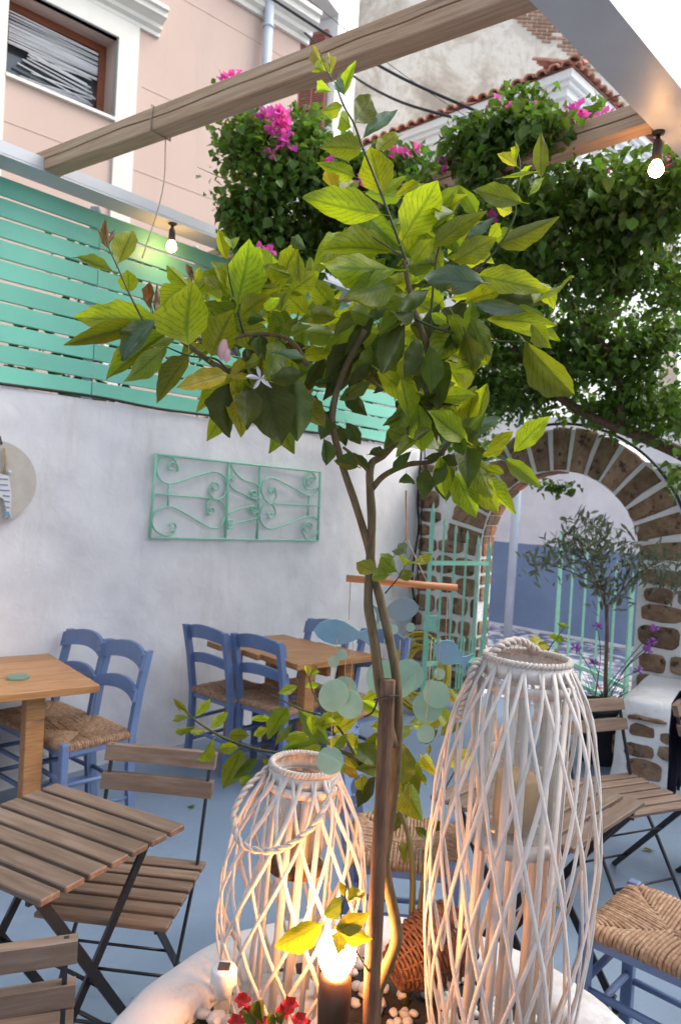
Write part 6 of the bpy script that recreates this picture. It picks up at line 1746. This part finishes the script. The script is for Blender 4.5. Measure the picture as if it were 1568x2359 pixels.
for P in tw:
    for _ in range(105):
        i = int((vr.random() ** 0.7) * (len(P) - 1)); p = P[i] + V((vr.gauss(0, .045), vr.gauss(0, .045), vr.gauss(0.005, .05)))
        s = vr.uniform(.055, .085)
        rot = Matrix.Rotation(vr.uniform(0, 6.28), 3, 'Z') @ Matrix.Rotation(vr.gauss(.7, .6), 3, 'X') @ Matrix.Rotation(vr.uniform(-1.5, 1.5), 3, 'Y')
        if nl < 250:
            m4 = (rot @ Matrix.Diagonal((s * .28, s, s * .5))).to_4x4(); m4.translation = p
            inst('leaf', om, ot, m4); nl += 1
        k = len(ov)
        p2 = p + V((vr.gauss(0, .03), vr.gauss(0, .04), vr.gauss(0, .03)))
        ov += [tuple(p2 + rot @ V((c.x * s * .28, c.y * s, c.z * s * .5))) for c in oc]; of += [tuple(j + k for j in f) for f in ofs]; ou += ouv
mb = MB().add(ov, of, True); mb.uv = ou
fo2 = mb.build('foliage', 'oliveleaf', ot, fix=False); fo2['kind'] = 'stuff'
sgp = wthing('society_garlic', 'strap leaved plant with purple flower heads growing in the olive pot', 'plant', op + V((0, 0, ph_ - .03)))
for k in range(70):
    a = vr.uniform(0, 6.28); r0 = vr.uniform(.02, .14); h = vr.uniform(.16, .34); sp_ = vr.uniform(.04, .18)
    b = op + V((r0 * math.cos(a), r0 * math.sin(a), ph_ - .035)); d = V((math.cos(a), math.sin(a), 0))
    P = [b + d * (sp_ * u * u) + V((0, 0, h * (u - .25 * u * u))) for u in (0, .25, .5, .75, 1)]
    MB().tube(P, lambda t: .006 * (1 - t * .85), 4, flat=.25).build('strap_leaf', 'grassleaf', sgp)
for (x, y) in ((1375, 1445), (1325, 1492), (1365, 1528), (1500, 1480), (1508, 1448), (1470, 1545), (1490, 1498)):
    c_ = at(x, y, OYd - .1)
    MB().tube(smooth_path([op + V((vr.uniform(-.08, .08), vr.uniform(-.08, .05), ph_ - .03)), (op + c_) / 2 + V((0, 0, .25)), c_], 5), .003, 5).build('flower_stem', 'twig', sgp)
    mb = MB()
    for q in range(12):
        d = V((vr.gauss(0, 1), vr.gauss(0, 1), vr.gauss(.3, .8))).normalized()
        mb.tube([c_, c_ + d * .02, c_ + d * .036], lambda t: .002 + .006 * t, 5)
    mb.build('flower_head', 'purple', sgp)

# ---- yellow hose coiled by the gate
hc = atz(965, 1650, 0.0)
mb = MB(); pts = []
for i in range(220):
    a = i * .32; rr = .17 + .05 * math.sin(i * .071)
    pts.append(V((hc.x + rr * math.cos(a) + .02 * math.sin(i * .4), hc.y + .1 + .06 * math.sin(a * 1.0) + .02 * math.cos(i * .23), .32 + rr * math.sin(a) * 1.4 + .03 * math.sin(i * .13))))
tag(mb.tube(pts, .009, 6).build('garden_hose', 'hose'), 'coiled yellow garden hose hanging by the open gate leaf', 'hose')
# ---- fallen leaves on the floor
for k, (x, y) in enumerate(((688, 2030 - 370, ), (1290, 2090), (1505, 1960), (350, 2000), (560, 1880), (445, 1862))):
    p = atz(x, y, 0.006)
    o = inst('fallen_leaf', vr.choice(LM['yellow'] + LM['mature']), None, Matrix.Translation(p) @ Matrix.Rotation(vr.uniform(0, 6), 4, 'Z') @ Matrix.Diagonal((.03, .06, .03, 1)))
    tag(o, ['brown leaf lying on the floor near the middle chairs', 'fallen leaf on the floor just right of the tall lantern', 'fallen leaf on the floor under the folding chair near the bench', 'fallen leaf on the floor between table and small lantern', 'fallen leaf on the floor left of the small lantern top', 'fallen leaf on the floor near the back of the left folding chair'][k], 'leaf', 'fallen leaves on the floor')

# ---- dark hedge behind the fence, seen through its gaps
hv, hf, hu = [], [], []
for _ in range(2600):
    p = wl(vr.uniform(-1.6, 2.6), -0.35 + vr.gauss(0, .06), 2.15 + vr.random() ** 1.3 * (1.05 + .1 * vr.random()))
    if noise.noise(p * 2.2) < -0.1: continue
    s = vr.uniform(.05, .09); rot = rand_rot(); vs_, fs_, us_, me = vr.choice(data); k = len(hv)
    hv += [tuple(p + rot @ (c * s)) for c in vs_]; hf += [tuple(i + k for i in f) for f in fs_]; hu += us_
mb = MB().add(hv, hf, True); mb.uv = hu
hg = mb.build('hedge', 'dark', None, fix=False)
tag(hg, 'dark leafy hedge growing behind the mint fence boards', 'hedge', kind='stuff')
